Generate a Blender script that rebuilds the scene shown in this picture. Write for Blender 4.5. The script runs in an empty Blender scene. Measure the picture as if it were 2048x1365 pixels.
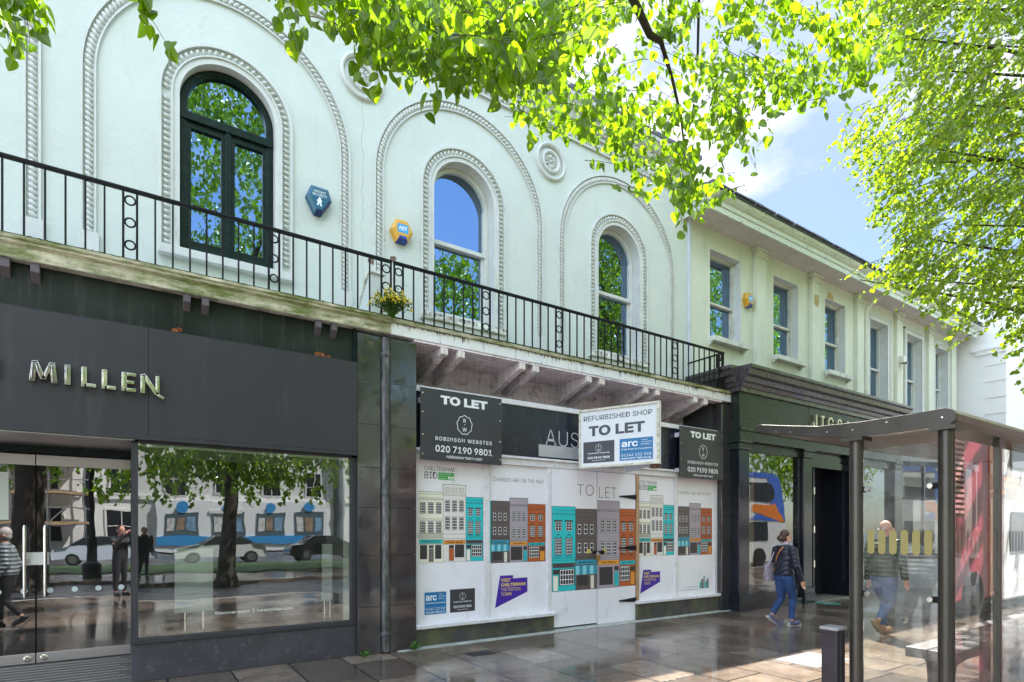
import bpy, math, random
from mathutils import Matrix, Vector, noise
from mathutils.geometry import tessellate_polygon
random.seed(7)
R = math.radians
SC = bpy.context.scene
COL = SC.collection

# ------------------------------------------------------------------ camera, sky, sun, exposure
CAM_D, CAM_H, FPX = 7.12, 1.6, 1137.8
PHI = R(56.4535)
CP, SP = math.cos(PHI), math.sin(PHI)
cam = bpy.data.cameras.new('camera')
cam.lens = 20.0
cam.sensor_width = 36.0
cam.shift_y = 0.1853
cam.clip_start = 0.05
cam.clip_end = 2000
cam_o = bpy.data.objects.new('camera', cam)
COL.objects.link(cam_o)
cam_o.location = (0, -CAM_D, CAM_H)
cam_o.rotation_euler = (R(90), 0, PHI - R(90))
SC.camera = cam_o

SUN_EL, SUN_AZ = R(58), R(54.7)          # azimuth measured from +Y towards +X
world = bpy.data.worlds.new('World')
SC.world = world
world.use_nodes = True
nt = world.node_tree
nt.nodes.clear()
N = nt.nodes.new
out = N('ShaderNodeOutputWorld'); bg = N('ShaderNodeBackground')
sky = N('ShaderNodeTexSky'); sky.sky_type = 'NISHITA'; sky.sun_disc = False
sky.sun_elevation = SUN_EL; sky.sun_rotation = SUN_AZ
sky.air_density = 1.0; sky.dust_density = 0.6; sky.ozone_density = 2.2
tc = N('ShaderNodeTexCoord')
mp = N('ShaderNodeMapping'); mp.inputs['Scale'].default_value = (1.0, 1.0, 2.6); mp.inputs['Location'].default_value = (0.9, 4.1, 2.6)
ns = N('ShaderNodeTexNoise'); ns.inputs['Scale'].default_value = 2.3; ns.inputs['Detail'].default_value = 9; ns.inputs['Roughness'].default_value = 0.56
rp = N('ShaderNodeValToRGB'); rp.color_ramp.elements[0].position = 0.46; rp.color_ramp.elements[1].position = 0.60
mixc = N('ShaderNodeMix'); mixc.data_type = 'RGBA'
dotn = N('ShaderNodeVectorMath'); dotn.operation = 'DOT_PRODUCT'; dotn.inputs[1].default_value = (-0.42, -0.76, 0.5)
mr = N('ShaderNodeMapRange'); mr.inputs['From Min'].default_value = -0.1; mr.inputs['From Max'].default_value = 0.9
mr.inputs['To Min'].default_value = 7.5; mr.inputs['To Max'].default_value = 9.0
cl = N('ShaderNodeCombineColor')
mm = N('ShaderNodeMath'); mm.operation = 'MULTIPLY'; mm.inputs[1].default_value = 1.03
L = nt.links.new
L(tc.outputs['Generated'], mp.inputs['Vector']); L(mp.outputs['Vector'], ns.inputs['Vector']); L(ns.outputs['Fac'], rp.inputs['Fac'])
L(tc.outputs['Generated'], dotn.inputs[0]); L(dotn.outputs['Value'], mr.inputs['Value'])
L(mr.outputs['Result'], mm.inputs[0])
L(mr.outputs['Result'], cl.inputs['Red']); L(mr.outputs['Result'], cl.inputs['Green']); L(mm.outputs['Value'], cl.inputs['Blue'])
# a clear blue gap in the cloud over the far side of the street
gap = N('ShaderNodeVectorMath'); gap.operation = 'DOT_PRODUCT'; gap.inputs[1].default_value = (0.42, -0.79, 0.45); L(tc.outputs['Generated'], gap.inputs[0])
gapr = N('ShaderNodeMapRange'); gapr.interpolation_type = 'SMOOTHSTEP'; gapr.inputs['From Min'].default_value = 0.98; gapr.inputs['From Max'].default_value = 0.86; L(gap.outputs['Value'], gapr.inputs['Value'])
gapm = N('ShaderNodeMath'); gapm.operation = 'MULTIPLY'; L(rp.outputs['Color'], gapm.inputs[0]); L(gapr.outputs['Result'], gapm.inputs[1])
L(gapm.outputs['Value'], mixc.inputs['Factor']); L(sky.outputs['Color'], mixc.inputs['A']); L(cl.outputs['Color'], mixc.inputs['B'])
gm_ = N('ShaderNodeMapRange'); gm_.inputs['From Min'].default_value = -0.25; gm_.inputs['From Max'].default_value = 0.75; gm_.inputs['To Min'].default_value = 0.30; gm_.inputs['To Max'].default_value = 1.30  # sky dimmed ahead and boosted behind the camera to light the shaded facade
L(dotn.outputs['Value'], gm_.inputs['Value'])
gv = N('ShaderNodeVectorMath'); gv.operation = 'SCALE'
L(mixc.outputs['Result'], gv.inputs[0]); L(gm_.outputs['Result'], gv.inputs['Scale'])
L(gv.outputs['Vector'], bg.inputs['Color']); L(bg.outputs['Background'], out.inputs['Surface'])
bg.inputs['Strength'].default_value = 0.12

sl = bpy.data.lights.new('sun', 'SUN'); sl.energy = 4.0; sl.angle = R(0.53); sl.color = (1.0, 0.95, 0.87)
so = bpy.data.objects.new('sun', sl); COL.objects.link(so)
SUN = Vector((math.cos(SUN_EL) * math.sin(SUN_AZ), math.cos(SUN_EL) * math.cos(SUN_AZ), math.sin(SUN_EL)))
so.rotation_euler = SUN.to_track_quat('Z', 'Y').to_euler(); so.location = (10, 20, 40)
vs = SC.view_settings
vs.view_transform = 'Standard'; vs.look = 'None'; vs.exposure = 2.4; vs.gamma = 1.0
SC.cycles.max_bounces = 8; SC.cycles.transparent_max_bounces = 16; SC.cycles.diffuse_bounces = 4
SC.cycles.sample_clamp_indirect = 6

def atY(px, py, Y):
    u = (px - 1024) / FPX; v = (1062 - py) / FPX
    t = (Y + CAM_D) / (SP - u * CP)
    return Vector((t * (CP + u * SP), Y, CAM_H + t * v))
def atd(px, py, t):
    u = (px - 1024) / FPX; v = (1062 - py) / FPX
    return Vector((t * (CP + u * SP), -CAM_D + t * (SP - u * CP), CAM_H + t * v))

# ------------------------------------------------------------------ materials
def lin(h):
    h = h.lstrip('#')
    o = []
    for i in (0, 2, 4):
        c = int(h[i:i+2], 16) / 255
        o.append(c / 12.92 if c <= .04045 else ((c + .055) / 1.055) ** 2.4)
    return tuple(o)
def col(c):
    return lin(c) if isinstance(c, str) else tuple(c)
MATS = {}
def newmat(name):
    m = bpy.data.materials.new(name); m.use_nodes = True
    t = m.node_tree
    return m, t, t.nodes['Principled BSDF'], t.nodes['Material Output']
def mat(name, c, rough=.5, metal=0.0, var=.0, vscale=3.0, bump=.0, bscale=40.0, spec=.5, stain=None, stain_amt=.5, stain_scale=(3, 3, .7), coat=0.0, stretch=None):
    """painted or plain surface: base colour, mottling, stains, fine bump"""
    if name in MATS: return MATS[name]
    m, t, b, o = newmat(name)
    c = col(c)
    b.inputs['Base Color'].default_value = (*c, 1)
    b.inputs['Roughness'].default_value = rough
    b.inputs['Metallic'].default_value = metal
    b.inputs['Specular IOR Level'].default_value = spec
    if coat: b.inputs['Coat Weight'].default_value = coat; b.inputs['Coat Roughness'].default_value = .06
    N = t.nodes.new; L = t.links.new
    if var or bump or stain:
        tc = N('ShaderNodeTexCoord')
        src = tc.outputs['Object']
    last = None
    if var:
        n = N('ShaderNodeTexNoise'); n.inputs['Scale'].default_value = vscale; n.inputs['Detail'].default_value = 8; n.inputs['Roughness'].default_value = .65
        if stretch:
            mp = N('ShaderNodeMapping'); mp.inputs['Scale'].default_value = stretch; L(src, mp.inputs['Vector']); L(mp.outputs['Vector'], n.inputs['Vector'])
        else: L(src, n.inputs['Vector'])
        mx = N('ShaderNodeMix'); mx.data_type = 'RGBA'
        r = N('ShaderNodeMapRange'); r.inputs['From Min'].default_value = .3; r.inputs['From Max'].default_value = .7; L(n.outputs['Fac'], r.inputs['Value'])
        mx.inputs['A'].default_value = (*[max(0, x * (1 - var)) for x in c], 1)
        mx.inputs['B'].default_value = (*[min(1, x * (1 + var)) for x in c], 1)
        L(r.outputs['Result'], mx.inputs['Factor']); last = mx.outputs['Result']
        rr = N('ShaderNodeMapRange'); rr.inputs['To Min'].default_value = max(.02, rough - .12); rr.inputs['To Max'].default_value = min(1, rough + .12)
        L(n.outputs['Fac'], rr.inputs['Value']); L(rr.outputs['Result'], b.inputs['Roughness'])
    if stain:
        mp = N('ShaderNodeMapping'); mp.inputs['Scale'].default_value = stain_scale; L(src, mp.inputs['Vector'])
        n2 = N('ShaderNodeTexNoise'); n2.inputs['Scale'].default_value = 1.6; n2.inputs['Detail'].default_value = 10; n2.inputs['Roughness'].default_value = .7
        L(mp.outputs['Vector'], n2.inputs['Vector'])
        r2 = N('ShaderNodeMapRange'); r2.inputs['From Min'].default_value = .62 - .25 * stain_amt; r2.inputs['From Max'].default_value = .82 - .2 * stain_amt
        L(n2.outputs['Fac'], r2.inputs['Value'])
        m2 = N('ShaderNodeMix'); m2.data_type = 'RGBA'
        L(r2.outputs['Result'], m2.inputs['Factor'])
        if last: L(last, m2.inputs['A'])
        else: m2.inputs['A'].default_value = (*c, 1)
        m2.inputs['B'].default_value = (*col(stain), 1)
        last = m2.outputs['Result']
    if last: L(last, b.inputs['Base Color'])
    if bump:
        n3 = N('ShaderNodeTexNoise'); n3.inputs['Scale'].default_value = bscale; n3.inputs['Detail'].default_value = 6; L(src, n3.inputs['Vector'])
        bp = N('ShaderNodeBump'); bp.inputs['Strength'].default_value = bump; bp.inputs['Distance'].default_value = .02
        L(n3.outputs['Fac'], bp.inputs['Height']); L(bp.outputs['Normal'], b.inputs['Normal'])
    MATS[name] = m
    return m
def flat(c, rough=.45):
    return mat('print_' + c.lstrip('#'), c, rough)
def glass(name, tint=(1, 1, 1), ior=1.5, k=1.0, gloss=(1, 1, 1), rough=.0, base=0.0, dirt=0.0, wave=0.0):
    """thin pane: transparent, with a fresnel mirror on top and a little dust"""
    if name in MATS: return MATS[name]
    m, t, b, o = newmat(name); t.nodes.remove(b)
    N = t.nodes.new; L = t.links.new
    tr = N('ShaderNodeBsdfTransparent'); tr.inputs['Color'].default_value = (*tint, 1)
    gl = N('ShaderNodeBsdfGlossy'); gl.inputs['Roughness'].default_value = rough; gl.inputs['Color'].default_value = (*gloss, 1)
    fr = N('ShaderNodeFresnel'); fr.inputs['IOR'].default_value = ior
    ma = N('ShaderNodeMath'); ma.operation = 'MULTIPLY_ADD'; ma.inputs[1].default_value = k; ma.inputs[2].default_value = base; ma.use_clamp = True
    mx = N('ShaderNodeMixShader')
    L(fr.outputs['Fac'], ma.inputs[0]); L(ma.outputs['Value'], mx.inputs['Fac']); L(tr.outputs['BSDF'], mx.inputs[1]); L(gl.outputs['BSDF'], mx.inputs[2])
    last = mx.outputs['Shader']
    if wave:
        tw = N('ShaderNodeTexCoord'); nw = N('ShaderNodeTexNoise'); nw.inputs['Scale'].default_value = 1.3; nw.inputs['Detail'].default_value = 2; L(tw.outputs['Object'], nw.inputs['Vector'])
        bw_ = N('ShaderNodeBump'); bw_.inputs['Strength'].default_value = wave; bw_.inputs['Distance'].default_value = .05; L(nw.outputs['Fac'], bw_.inputs['Height']); L(bw_.outputs['Normal'], gl.inputs['Normal'])
    if dirt:
        tc = N('ShaderNodeTexCoord'); n = N('ShaderNodeTexNoise'); n.inputs['Scale'].default_value = 2.2; n.inputs['Detail'].default_value = 11; n.inputs['Roughness'].default_value = .75
        L(tc.outputs['Object'], n.inputs['Vector'])
        r = N('ShaderNodeMapRange'); r.inputs['From Min'].default_value = .42; r.inputs['From Max'].default_value = .75; r.inputs['To Max'].default_value = dirt; L(n.outputs['Fac'], r.inputs['Value'])
        df = N('ShaderNodeBsdfDiffuse'); df.inputs['Color'].default_value = (.55, .54, .5, 1)
        m2 = N('ShaderNodeMixShader'); L(r.outputs['Result'], m2.inputs['Fac']); L(last, m2.inputs[1]); L(df.outputs['BSDF'], m2.inputs[2]); last = m2.outputs['Shader']
    L(last, o.inputs['Surface'])
    MATS[name] = m
    return m
def leafmat(name, dark, light, trans, yellow=.25):
    if name in MATS: return MATS[name]
    m, t, b, o = newmat(name); t.nodes.remove(b)
    N = t.nodes.new; L = t.links.new
    at = N('ShaderNodeAttribute'); at.attribute_name = 'rnd'
    uv = N('ShaderNodeUVMap')
    sx = N('ShaderNodeSeparateXYZ'); L(uv.outputs['UV'], sx.inputs['Vector'])
    ab = N('ShaderNodeMath'); ab.operation = 'ABSOLUTE'; L(sx.outputs['X'], ab.inputs[0])
    # side veins: stripes of (v - |u|)
    sb = N('ShaderNodeMath'); sb.operation = 'MULTIPLY_ADD'; sb.inputs[1].default_value = -.75; L(ab.outputs['Value'], sb.inputs[0]); L(sx.outputs['Y'], sb.inputs[2])
    sn = N('ShaderNodeMath'); sn.operation = 'MULTIPLY'; sn.inputs[1].default_value = 48; L(sb.outputs['Value'], sn.inputs[0])
    si = N('ShaderNodeMath'); si.operation = 'SINE'; L(sn.outputs['Value'], si.inputs[0])
    vr = N('ShaderNodeMapRange'); vr.inputs['From Min'].default_value = .55; vr.inputs['From Max'].default_value = 1; vr.inputs['To Max'].default_value = .35; L(si.outputs['Value'], vr.inputs['Value'])
    mid = N('ShaderNodeMapRange'); mid.inputs['From Min'].default_value = .0; mid.inputs['From Max'].default_value = .035; mid.inputs['To Min'].default_value = .5; mid.inputs['To Max'].default_value = 0; L(ab.outputs['Value'], mid.inputs['Value'])
    mxv = N('ShaderNodeMath'); mxv.operation = 'MAXIMUM'; L(vr.outputs['Result'], mxv.inputs[0]); L(mid.outputs['Result'], mxv.inputs[1])
    c1 = N('ShaderNodeMix'); c1.data_type = 'RGBA'; c1.inputs['A'].default_value = (*dark, 1); c1.inputs['B'].default_value = (*light, 1); L(at.outputs['Fac'], c1.inputs['Factor'])
    c2 = N('ShaderNodeMix'); c2.data_type = 'RGBA'; L(mxv.outputs['Value'], c2.inputs['Factor']); L(c1.outputs['Result'], c2.inputs['A']); c2.inputs['B'].default_value = (light[0] * 1.5, light[1] * 1.35, light[2] * 1.2, 1)
    df = N('ShaderNodeBsdfDiffuse'); L(c2.outputs['Result'], df.inputs['Color'])
    tl = N('ShaderNodeBsdfTranslucent')
    tcx = N('ShaderNodeMix'); tcx.data_type = 'RGBA'; tcx.blend_type = 'MULTIPLY'; tcx.inputs['Factor'].default_value = 1; L(c2.outputs['Result'], tcx.inputs['A']); tcx.inputs['B'].default_value = (*trans, 1)
    L(tcx.outputs['Result'], tl.inputs['Color'])
    m1 = N('ShaderNodeMixShader'); m1.inputs['Fac'].default_value = .55; L(df.outputs['BSDF'], m1.inputs[1]); L(tl.outputs['BSDF'], m1.inputs[2])
    gl = N('ShaderNodeBsdfGlossy'); gl.inputs['Roughness'].default_value = .32
    m2 = N('ShaderNodeMixShader'); m2.inputs['Fac'].default_value = .06; L(m1.outputs['Shader'], m2.inputs[1]); L(gl.outputs['BSDF'], m2.inputs[2])
    L(m2.outputs['Shader'], o.inputs['Surface'])
    MATS[name] = m
    return m

# ------------------------------------------------------------------ mesh builder
class MB:
    def __init__(s): s.v = []; s.f = []; s.mi = []; s.ms = []; s.xf = None
    def m(s, mt):
        for i, x in enumerate(s.ms):
            if x is mt: return i
        s.ms.append(mt); return len(s.ms) - 1
    def add(s, vs, fs, mt):
        o = len(s.v); i = s.m(mt)
        if s.xf is not None: vs = [tuple(s.xf @ Vector(p)) for p in vs]
        s.v.extend([tuple(p) for p in vs]); s.f.extend([tuple(k + o for k in f) for f in fs]); s.mi.extend([i] * len(fs))
    def box(s, x0, x1, y0, y1, z0, z1, mt):
        s.add([(x0,y0,z0),(x1,y0,z0),(x1,y1,z0),(x0,y1,z0),(x0,y0,z1),(x1,y0,z1),(x1,y1,z1),(x0,y1,z1)],
              [(0,3,2,1),(4,5,6,7),(0,1,5,4),(1,2,6,5),(2,3,7,6),(3,0,4,7)], mt)
    def quad(s, a, b, c, d, mt): s.add([a, b, c, d], [(0, 1, 2, 3)], mt)
    def prism(s, pts, axis, t0, t1, mt):
        """2-D outline extruded along an axis: 'y' takes (x,z), 'x' takes (y,z), 'z' takes (x,y)"""
        n = len(pts)
        def p3(p, t):
            return {'y': (p[0], t, p[1]), 'x': (t, p[0], p[1]), 'z': (p[0], p[1], t)}[axis]
        vs = [p3(p, t0) for p in pts] + [p3(p, t1) for p in pts]
        fs = [tuple(range(n)), tuple(range(2 * n - 1, n - 1, -1))] + [(i, i + n, (i + 1) % n + n, (i + 1) % n) for i in range(n)]
        s.add(vs, fs, mt)
    def tube(s, pts, rad, mt, n=8, cap=True, ell=None):
        pts = [Vector(p) for p in pts]
        rad = rad if isinstance(rad, (list, tuple)) else [rad] * len(pts)
        vs = []; up = Vector((0.0123, .02, 1))
        ref = None
        for i, p in enumerate(pts):
            d = (pts[min(i + 1, len(pts) - 1)] - pts[max(i - 1, 0)]).normalized()
            if ref is None:
                ref = Vector((1, 0, 0)) if abs(d.x) < .8 else Vector((0, 1, 0))
            a = (ref - d * ref.dot(d)).normalized(); b = d.cross(a); ref = a
            r = rad[i]; ra, rb = r if isinstance(r, (tuple, list)) else (r, r)
            for k in range(n):
                t = 2 * math.pi * k / n
                vs.append(p + a * (math.cos(t) * ra) + b * (math.sin(t) * rb))
        fs = []
        for i in range(len(pts) - 1):
            for k in range(n):
                fs.append((i*n+k, i*n+(k+1)%n, (i+1)*n+(k+1)%n, (i+1)*n+k))
        if cap: fs.append(tuple(range(n - 1, -1, -1))); fs.append(tuple((len(pts)-1)*n + k for k in range(n)))
        s.add(vs, fs, mt)
    def lathe(s, prof, c, axis, mt, n=24):
        """profile of (radius, height along axis) about c"""
        c = Vector(c); vs = []; fs = []
        for r, h in prof:
            for k in range(n):
                t = 2 * math.pi * k / n; a, b = math.cos(t) * r, math.sin(t) * r
                vs.append(c + {'z': Vector((a, b, h)), 'y': Vector((a, h, b)), 'x': Vector((h, a, b))}[axis])
        for i in range(len(prof) - 1):
            for k in range(n): fs.append((i*n+k, i*n+(k+1)%n, (i+1)*n+(k+1)%n, (i+1)*n+k))
        fs.append(tuple(range(n))); fs.append(tuple((len(prof)-1)*n + k for k in range(n)))
        s.add(vs, fs, mt)
    def ball(s, c, r, mt, n=10, k=6):
        c = Vector(c); r = r if isinstance(r, (tuple, list)) else (r, r, r)
        vs = [(c.x, c.y, c.z - r[2])]
        for i in range(1, k):
            ph = -math.pi / 2 + math.pi * i / k
            for j in range(n):
                t = 2 * math.pi * j / n
                vs.append((c.x + r[0]*math.cos(ph)*math.cos(t), c.y + r[1]*math.cos(ph)*math.sin(t), c.z + r[2]*math.sin(ph)))
        vs.append((c.x, c.y, c.z + r[2])); e = len(vs) - 1
        fs = [(0, 1 + (j+1) % n, 1 + j) for j in range(n)]
        for i in range(k - 2):
            for j in range(n): fs.append((1+i*n+j, 1+i*n+(j+1)%n, 1+(i+1)*n+(j+1)%n, 1+(i+1)*n+j))
        fs += [(e, 1+(k-2)*n+j, 1+(k-2)*n+(j+1)%n) for j in range(n)]
        s.add(vs, fs, mt)
    def rect(s, a0, a1, b0, b1, n, mt): s.add([(a0,b0,n),(a1,b0,n),(a1,b1,n),(a0,b1,n)], [(0,1,2,3)], mt)
    def poly(s, pts, n, mt): s.add([(a, b, n) for a, b in pts], [tuple(range(len(pts)))], mt)
LOC = {}
def tag(o, label=None, cat=None, group=None, kind=None):
    if label: o['label'] = label
    if cat: o['category'] = cat
    if group: o['group'] = group
    if kind: o['kind'] = kind
    return o
def thing(name, label, cat, loc, group=None):
    o = bpy.data.objects.new(name, None); COL.objects.link(o); o.location = loc; o.empty_display_size = .2
    LOC[o.name] = Vector(loc)
    return tag(o, label, cat, group)
def build(mb, name, parent=None, smooth=None, bevel=0, label=None, loc=None):
    """ONE mesh object; vertices are given in world space, the origin goes to the thing's base"""
    off = LOC.get(parent.name, Vector((0, 0, 0))) if parent is not None else Vector(loc or (0, 0, 0))
    me = bpy.data.meshes.new(name)
    me.from_pydata([(a - off.x, b - off.y, c - off.z) for a, b, c in mb.v], [], mb.f)
    for x in mb.ms: me.materials.append(x)
    me.polygons.foreach_set('material_index', mb.mi)
    if smooth is not None:
        me.polygons.foreach_set('use_smooth', [True] * len(mb.f)); me.update()
        if smooth < 180:
            me.set_sharp_from_angle(angle=R(smooth))
    me.update()
    o = bpy.data.objects.new(name, me); COL.objects.link(o)
    LOC[o.name] = off
    if parent is not None: o.parent = parent
    else: o.location = off
    if bevel:
        md = o.modifiers.new('bevel', 'BEVEL'); md.width = bevel; md.segments = 2; md.limit_method = 'ANGLE'; md.angle_limit = R(40)
    if label: o['label'] = label
    return o
def boxpart(name, parent, x0, x1, y0, y1, z0, z1, mt, bevel=.004, **k):
    b = MB(); b.box(x0, x1, y0, y1, z0, z1, mt); return build(b, name, parent, bevel=bevel, **k)
def copy_tree(o, parent=None):
    c = o.copy(); COL.objects.link(c); c.parent = parent
    LOC[c.name] = LOC.get(o.name, Vector((0, 0, 0)))
    for ch in [x for x in o.children]: copy_tree(ch, c)
    return c
def facade_xf(x0, y0, z0):      # drawing (a right, b up, n out) onto a face that looks towards the street
    return Matrix(((1, 0, 0, x0), (0, 0, -1, y0), (0, 1, 0, z0), (0, 0, 0, 1)))

# ------------------------------------------------------------------ lettering
def _font():
    import os
    for base in (bpy.utils.resource_path('LOCAL'), bpy.utils.resource_path('SYSTEM')):
        p = os.path.join(base, 'datafiles', 'fonts', 'Inter.woff2')
        try:
            if os.path.exists(p): return bpy.data.fonts.load(p)
        except Exception: pass
    return None
FONT = _font()
TXT = {}
def glyphs(s, bold, space, depth):
    k = (s, bold, space, depth)
    if k in TXT: return TXT[k]
    cu = bpy.data.curves.new('lettering', 'FONT'); cu.body = s
    if FONT: cu.font = FONT
    cu.size = 1; cu.offset = bold; cu.space_character = space; cu.resolution_u = 3; cu.extrude = depth
    cu.align_x = 'LEFT'
    o = bpy.data.objects.new('lettering', cu); COL.objects.link(o)
    dg = bpy.context.evaluated_depsgraph_get()
    me = bpy.data.meshes.new_from_object(o.evaluated_get(dg))
    vs = [tuple(v.co) for v in me.vertices]; fs = [tuple(p.vertices) for p in me.polygons]
    bpy.data.objects.remove(o); bpy.data.curves.remove(cu); bpy.data.meshes.remove(me)
    TXT[k] = (vs, fs)
    return vs, fs
def text(mb, s, a, b, w, h, n, mt, bold=0.0, space=1.0, depth=0.0, center=False):
    """lettering fitted into a box w wide (None: natural) and h tall, lower left corner (a, b)"""
    vs, fs = glyphs(s, bold, space, depth)
    x0 = min(v[0] for v in vs); x1 = max(v[0] for v in vs); y0 = min(v[1] for v in vs); y1 = max(v[1] for v in vs)
    sy = h / (y1 - y0); sx = (w / (x1 - x0)) if w else sy
    if center: a = a - sx * (x1 - x0) / 2
    mb.add([(a + (v[0] - x0) * sx, b + (v[1] - y0) * sy, n + (v[2] * sy if depth else 0)) for v in vs], fs, mt)
# ------------------------------------------------------------------ ground
def pavement_mat():
    m, t, b, o = newmat('wet_paving'); N = t.nodes.new; L = t.links.new
    tc = N('ShaderNodeTexCoord')
    mp = N('ShaderNodeMapping'); mp.inputs['Rotation'].default_value = (0, 0, R(90)); mp.inputs['Location'].default_value = (.13, .31, 0); L(tc.outputs['Object'], mp.inputs['Vector'])
    wob = N('ShaderNodeTexNoise'); wob.inputs['Scale'].default_value = .9; L(tc.outputs['Object'], wob.inputs['Vector'])
    wm = N('ShaderNodeVectorMath'); wm.operation = 'SCALE'; wm.inputs['Scale'].default_value = .035; L(wob.outputs['Color'], wm.inputs[0])
    wa = N('ShaderNodeVectorMath'); L(mp.outputs['Vector'], wa.inputs[0]); L(wm.outputs['Vector'], wa.inputs[1])
    br = N('ShaderNodeTexBrick'); br.inputs['Scale'].default_value = 1; br.inputs['Brick Width'].default_value = .86; br.inputs['Row Height'].default_value = .62
    br.inputs['Mortar Size'].default_value = .012; br.inputs['Mortar Smooth'].default_value = .25; br.offset = .37; br.squash = 1.35; br.squash_frequency = 3
    br.inputs['Color1'].default_value = (.095, .074, .06, 1); br.inputs['Color2'].default_value = (.235, .182, .14, 1); br.inputs['Mortar'].default_value = (.018, .016, .014, 1); br.inputs['Bias'].default_value = -.1
    L(wa.outputs['Vector'], br.inputs['Vector'])
    n = N('ShaderNodeTexNoise'); n.inputs['Scale'].default_value = 3.1; n.inputs['Detail'].default_value = 11; n.inputs['Roughness'].default_value = .68; L(tc.outputs['Object'], n.inputs['Vector'])
    r = N('ShaderNodeMapRange'); r.inputs['From Min'].default_value = .3; r.inputs['From Max'].default_value = .75; r.inputs['To Min'].default_value = .6; r.inputs['To Max'].default_value = 1.4; L(n.outputs['Fac'], r.inputs['Value'])
    mu = N('ShaderNodeMix'); mu.data_type = 'RGBA'; mu.blend_type = 'MULTIPLY'; mu.inputs['Factor'].default_value = 1; L(br.outputs['Color'], mu.inputs['A']); L(r.outputs['Result'], mu.inputs['B'])
    # pale specks of gum
    vo = N('ShaderNodeTexVoronoi'); vo.inputs['Scale'].default_value = 3.4; L(tc.outputs['Object'], vo.inputs['Vector'])
    gr = N('ShaderNodeMapRange'); gr.inputs['From Min'].default_value = .05; gr.inputs['From Max'].default_value = .035; L(vo.outputs['Distance'], gr.inputs['Value'])
    gm = N('ShaderNodeMath'); gm.operation = 'MULTIPLY'; gm.inputs[1].default_value = .5; L(gr.outputs['Result'], gm.inputs[0])
    m2 = N('ShaderNodeMix'); m2.data_type = 'RGBA'; L(gm.outputs['Value'], m2.inputs['Factor']); L(mu.outputs['Result'], m2.inputs['A']); m2.inputs['B'].default_value = (.42, .4, .37, 1)
    L(m2.outputs['Result'], b.inputs['Base Color'])
    # standing water: broad noise, drier on top of the slabs
    w = N('ShaderNodeTexNoise'); w.inputs['Scale'].default_value = .75; w.inputs['Detail'].default_value = 6; w.inputs['Roughness'].default_value = .6; L(tc.outputs['Object'], w.inputs['Vector'])
    wr = N('ShaderNodeMapRange'); wr.inputs['From Min'].default_value = .40; wr.inputs['From Max'].default_value = .62; wr.inputs['To Min'].default_value = .03; wr.inputs['To Max'].default_value = .26; L(w.outputs['Fac'], wr.inputs['Value'])
    L(wr.outputs['Result'], b.inputs['Roughness'])
    b.inputs['Specular IOR Level'].default_value = .6
    ad = N('ShaderNodeMath'); ad.operation = 'MULTIPLY_ADD'; ad.inputs[1].default_value = -1.2; L(br.outputs['Fac'], ad.inputs[0])
    n5 = N('ShaderNodeTexNoise'); n5.inputs['Scale'].default_value = 26; n5.inputs['Detail'].default_value = 5; L(tc.outputs['Object'], n5.inputs['Vector'])
    n5m = N('ShaderNodeMath'); n5m.operation = 'MULTIPLY'; L(n5.outputs['Fac'], n5m.inputs[0]); L(wr.outputs['Result'], n5m.inputs[1]); L(n5m.outputs['Value'], ad.inputs[2])
    bp = N('ShaderNodeBump'); bp.inputs['Strength'].default_value = .45; bp.inputs['Distance'].default_value = .012; L(ad.outputs['Value'], bp.inputs['Height']); L(bp.outputs['Normal'], b.inputs['Normal'])
    return m
PAVE = pavement_mat()
KERB_Y = -7.75
b = MB(); b.box(-60, 90, KERB_Y, 2.4, -.3, 0, PAVE); tag(build(b, 'pavement'), kind='structure')
b = MB(); b.box(-60, 90, KERB_Y - .16, KERB_Y, -.3, .004, mat('kerb_stone', (.3, .28, .26), .5, var=.25, bump=.2)); tag(build(b, 'kerb', bevel=.012), kind='structure')
asph = mat('asphalt', (.05, .05, .055), .28, var=.35, vscale=1.2, bump=.3, bscale=120)
b = MB(); b.quad((-400, -300, -.125), (400, -300, -.125), (400, 300, -.125), (-400, 300, -.125), asph); tag(build(b, 'ground'), kind='structure')
b = MB(); b.box(-60, 90, -17.5, -13.2, -.3, -.005, PAVE); tag(build(b, 'far_pavement'), kind='structure')
grass = mat('lawn', (.03, .065, .014), .9, var=.4, vscale=6, bump=.6, bscale=90)
b = MB(); b.box(-60, 90, -23, -17.5, -.3, .03, grass); tag(build(b, 'lawn'), kind='structure')
yel = mat('road_paint', (.75, .5, .06), .6, var=.2)
b = MB()
for x in (1.5, 4.2, 6.9): b.box(x, x + 1.6, KERB_Y - .42, KERB_Y - .34, -.128, -.118, yel)
tag(build(b, 'road_marking'), kind='structure')

# ------------------------------------------------------------------ white building with blind arches
WALLY = .9
def stucco(name, c, streak, amt=.42):
    return mat(name, c, .62, var=.06, vscale=1.1, bump=.35, bscale=17, stain=streak, stain_amt=amt, stain_scale=(2.6, 2.6, .55))
white = stucco('white_stucco', (.55, .605, .565), (.485, .53, .47), .22)
trimw = mat('white_trim', (.56, .585, .56), .5, var=.08, vscale=5, bump=.15, bscale=30, stain=(.42, .42, .35), stain_amt=.25, stain_scale=(6, 6, 2))
dirtw = mat('weathered_trim', (.74, .76, .70), .6, var=.14, vscale=4, bump=.3, bscale=30, stain=(.20, .19, .12), stain_amt=.75, stain_scale=(2.5, 2.5, 9))
mossy = mat('mossy_stone', (.55, .51, .38), .85, var=.35, vscale=5, bump=.7, bscale=26, stain=(.12, .15, .03), stain_amt=1.0, stain_scale=(1.6, 5, 7))
blackiron = mat('black_iron', (.008, .009, .010), .5, var=.3, vscale=20, bump=.2, bscale=60, spec=.2)
greenblack = mat('green_black_paint', (.006, .016, .013), .25, var=.3, vscale=8, bump=.08, spec=.22)
darkroom = mat('dark_room', (.035, .037, .04), .8, var=.2)
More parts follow.
